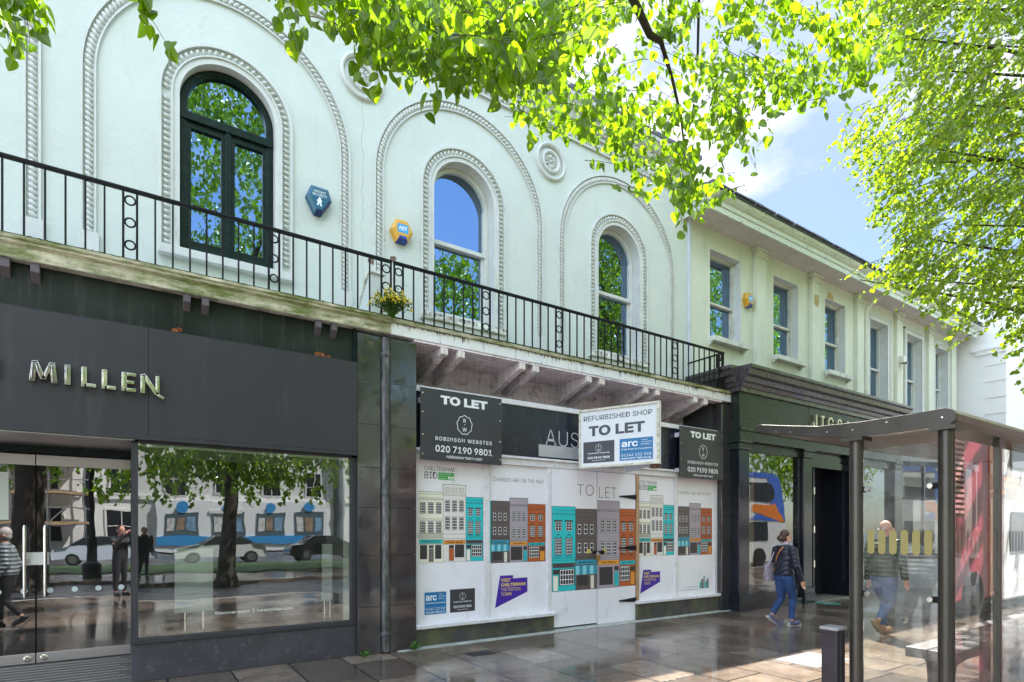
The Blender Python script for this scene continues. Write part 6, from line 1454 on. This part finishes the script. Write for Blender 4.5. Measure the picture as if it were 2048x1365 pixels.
k = MB(); prof = [(15.0, .25), (15.0, 4.2), (15.2, 4.38), (24.6, 4.38), (25.2, 4.2), (25.6, 3.3), (25.75, 2.2), (25.8, .25)]
k.prism([(x, z - .12) for x, z in prof], 'y', -10.85, -8.35, bw_); build(k, 'body', bu, bevel=.06)
k = MB()
for y in (-8.34, -10.86): k.prism([(22.8, 2.1), (25.72, 2.0), (25.55, 3.2), (25.15, 4.05), (24.6, 4.25), (15.1, 4.25), (15.1, 4.05), (24.2, 4.02), (24.75, 3.3), (24.5, 2.75)], 'y', y - .006, y + .006, bblue); k.prism([(23.0, 2.5), (25.4, 2.0), (25.65, 2.0), (24.8, 2.9), (24.6, 2.8), (23.2, 2.8)], 'y', y - .009, y + .009, borg)
build(k, 'livery', bu)
k = MB()
for i in range(6): k.box(15.4 + i*1.5, 16.8 + i*1.5, -8.335, -8.325, 2.95, 3.8, tgl); k.box(15.4 + i*1.5, 16.8 + i*1.5, -8.335, -8.325, 1.15, 2.0, tgl)
k.lathe([(.42, 0), (.42, .02)], (24.35, -8.335, 3.35), 'y', tgl, 24); k.box(25.3, 25.82, -10.7, -8.5, 1.0, 2.0, tgl); build(k, 'window', bu)
for x in (17.4, 23.6):
    k = MB(); k.lathe([(0, -.12), (.46, -.12), (.48, 0), (.46, .1), (0, .1)], (x, -8.4, .36), 'y', tyre, 24); w = build(k, 'wheel', bu, smooth=40)
ru = thing('bus', 'red bus standing at the kerb by the shelter, seen mirrored in the shelter glass', 'bus', (10.8, -9.6, -.12))
br_, bo_ = mat('bus_red', (.40, .06, .09), .35), mat('bus_orange', (.75, .20, .02))
k = MB(); k.prism([(7.2, .25), (7.2, 4.0), (7.5, 4.2), (14.3, 4.2), (14.9, 3.9), (15.0, .25)], 'y', -10.85, -8.35, br_); build(k, 'body', ru, bevel=.06)
k = MB(); k.box(14.2, 14.75, -8.348, -8.335, .3, 4.1, bo_); build(k, 'stripe', ru)
k = MB(); k.box(12.3, 12.9, -8.348, -8.34, 1.9, 3.9, mat('vent_dark', (.12, .01, .015), .6))
for i in range(20): k.box(12.3, 12.9, -8.34, -8.325, 1.92 + i*.1, 1.97 + i*.1, mat('vent_slat', (.65, .3, .3), .4))
build(k, 'vent', ru)
k = MB()
for i in range(3): k.box(7.6 + i*1.5, 8.9 + i*1.5, -8.348, -8.33, 2.6, 3.5, tgl); k.box(7.6 + i*1.5, 8.9 + i*1.5, -8.348, -8.33, .95, 1.75, tgl)
build(k, 'window', ru)
for x in (8.6, 13.3):
    k = MB(); k.lathe([(0, -.12), (.46, -.12), (.48, 0), (.46, .1), (0, .1)], (x, -8.4, .36), 'y', tyre, 24); build(k, 'wheel', ru, smooth=40)
lp = thing('lamp_post', 'black cast iron lamp post with lantern on the far pavement', 'lamp post', (-1.2, -14.6, 0))
k = MB(); k.lathe([(.28, 0), (.28, .5), (.16, .6), (.14, 1.3), (.08, 1.4), (.06, 4.0), (.10, 4.05), (.05, 4.1)], (-1.2, -14.6, 0), 'z', blackiron, 16); build(k, 'column', lp, smooth=40)
k = MB(); k.lathe([(.10, 4.1), (.22, 4.7), (.26, 4.72), (.05, 5.0)], (-1.2, -14.6, 0), 'z', mat('lantern_glass', (.6, .6, .55), .2), 6); build(k, 'lantern', lp)

# scaffolding and an estate office front on the terraces opposite, seen in the glass
pole = mat('scaffold_tube', (.35, .35, .36), .4, .7); plank = mat('scaffold_plank', (.42, .28, .15), .8, var=.3)
sf = thing('scaffolding', 'tube scaffolding with timber decks on the white terrace across the street', 'scaffolding', (-10.5, -39, 0))
k = MB()
for i in range(9):
    for y in (-39.4, -38.2): k.tube([(-18 + i*1.9, y, 0), (-18 + i*1.9, y, 10.5)], .05, pole, 6)
for z in (2, 3, 4, 5, 6, 7, 8, 9):
    k.tube([(-18.4, -38.2, z), (-2.4, -38.2, z)], .045, pole, 6)
for i in range(4): k.tube([(-18 + i*3.8, -38.18, 0), (-14.2 + i*3.8, -38.18, 4)], .04, pole, 6)
build(k, 'frame', sf, smooth=60)
for z in (2.0, 4.0, 6.0, 8.0):
    k = MB(); k.box(-18.4, -2.4, -39.4, -38.2, z - .06, z, plank); k.box(-18.4, -2.4, -38.2, -38.16, z, z + .18, plank); build(k, 'deck', sf)
eo = thing('office_front', 'white and blue office front with poster panels on the terrace across the street', 'shopfront', (8, -40.9, 0))
wp, bp_ = mat('office_white', (.78, .8, .82), .5), mat('office_blue', (.04, .28, .62), .4)
k = MB(); k.box(1.2, 13.6, -41, -40.6, 0, 3.9, wp); build(k, 'wall', eo)
k = MB(); k.box(1.2, 13.6, -40.6, -40.5, .55, 1.15, bp_); build(k, 'band', eo)
for i in range(4):
    k = MB(); x = 1.8 + i*3.0; k.box(x, x + 2.2, -40.6, -40.52, 1.2, 3.0, mat('office_glass', (.10, .14, .16), .1)); 
    for j, c in enumerate(((.6, .6, .58), (.30, .22, .16), (.2, .35, .5))): k.box(x + .1 + j*.7, x + .65 + j*.7, -40.52, -40.5, 1.5, 2.6, mat('office_poster%d' % j, c, .5, var=.5, vscale=3))
    build(k, 'window', eo); k = MB(); k.lathe([(.42, 0), (.42, .03)], (x + 1.1, -40.5, 3.4), 'y', bp_, 20); build(k, 'disc_sign', eo)
gb = thing('safety_barrier', 'yellow plastic safety barriers beside the parked cars across the road', 'barrier', (12.5, -24.6, 0))
k = MB()
for i in range(3):
    x = 11 + i*1.3; k.box(x, x + 1.15, -24.65, -24.58, .85, 1.0, mat('barrier_yellow', (.75, .42, .02), .5)); k.box(x, x + 1.15, -24.65, -24.58, .15, .28, mat('barrier_yellow', (.75, .42, .02)))
    for j in range(8): k.box(x + .03 + j*.15, x + .08 + j*.15, -24.64, -24.59, .28, .85, mat('barrier_yellow', (.75, .42, .02)))
build(k, 'rails', gb)
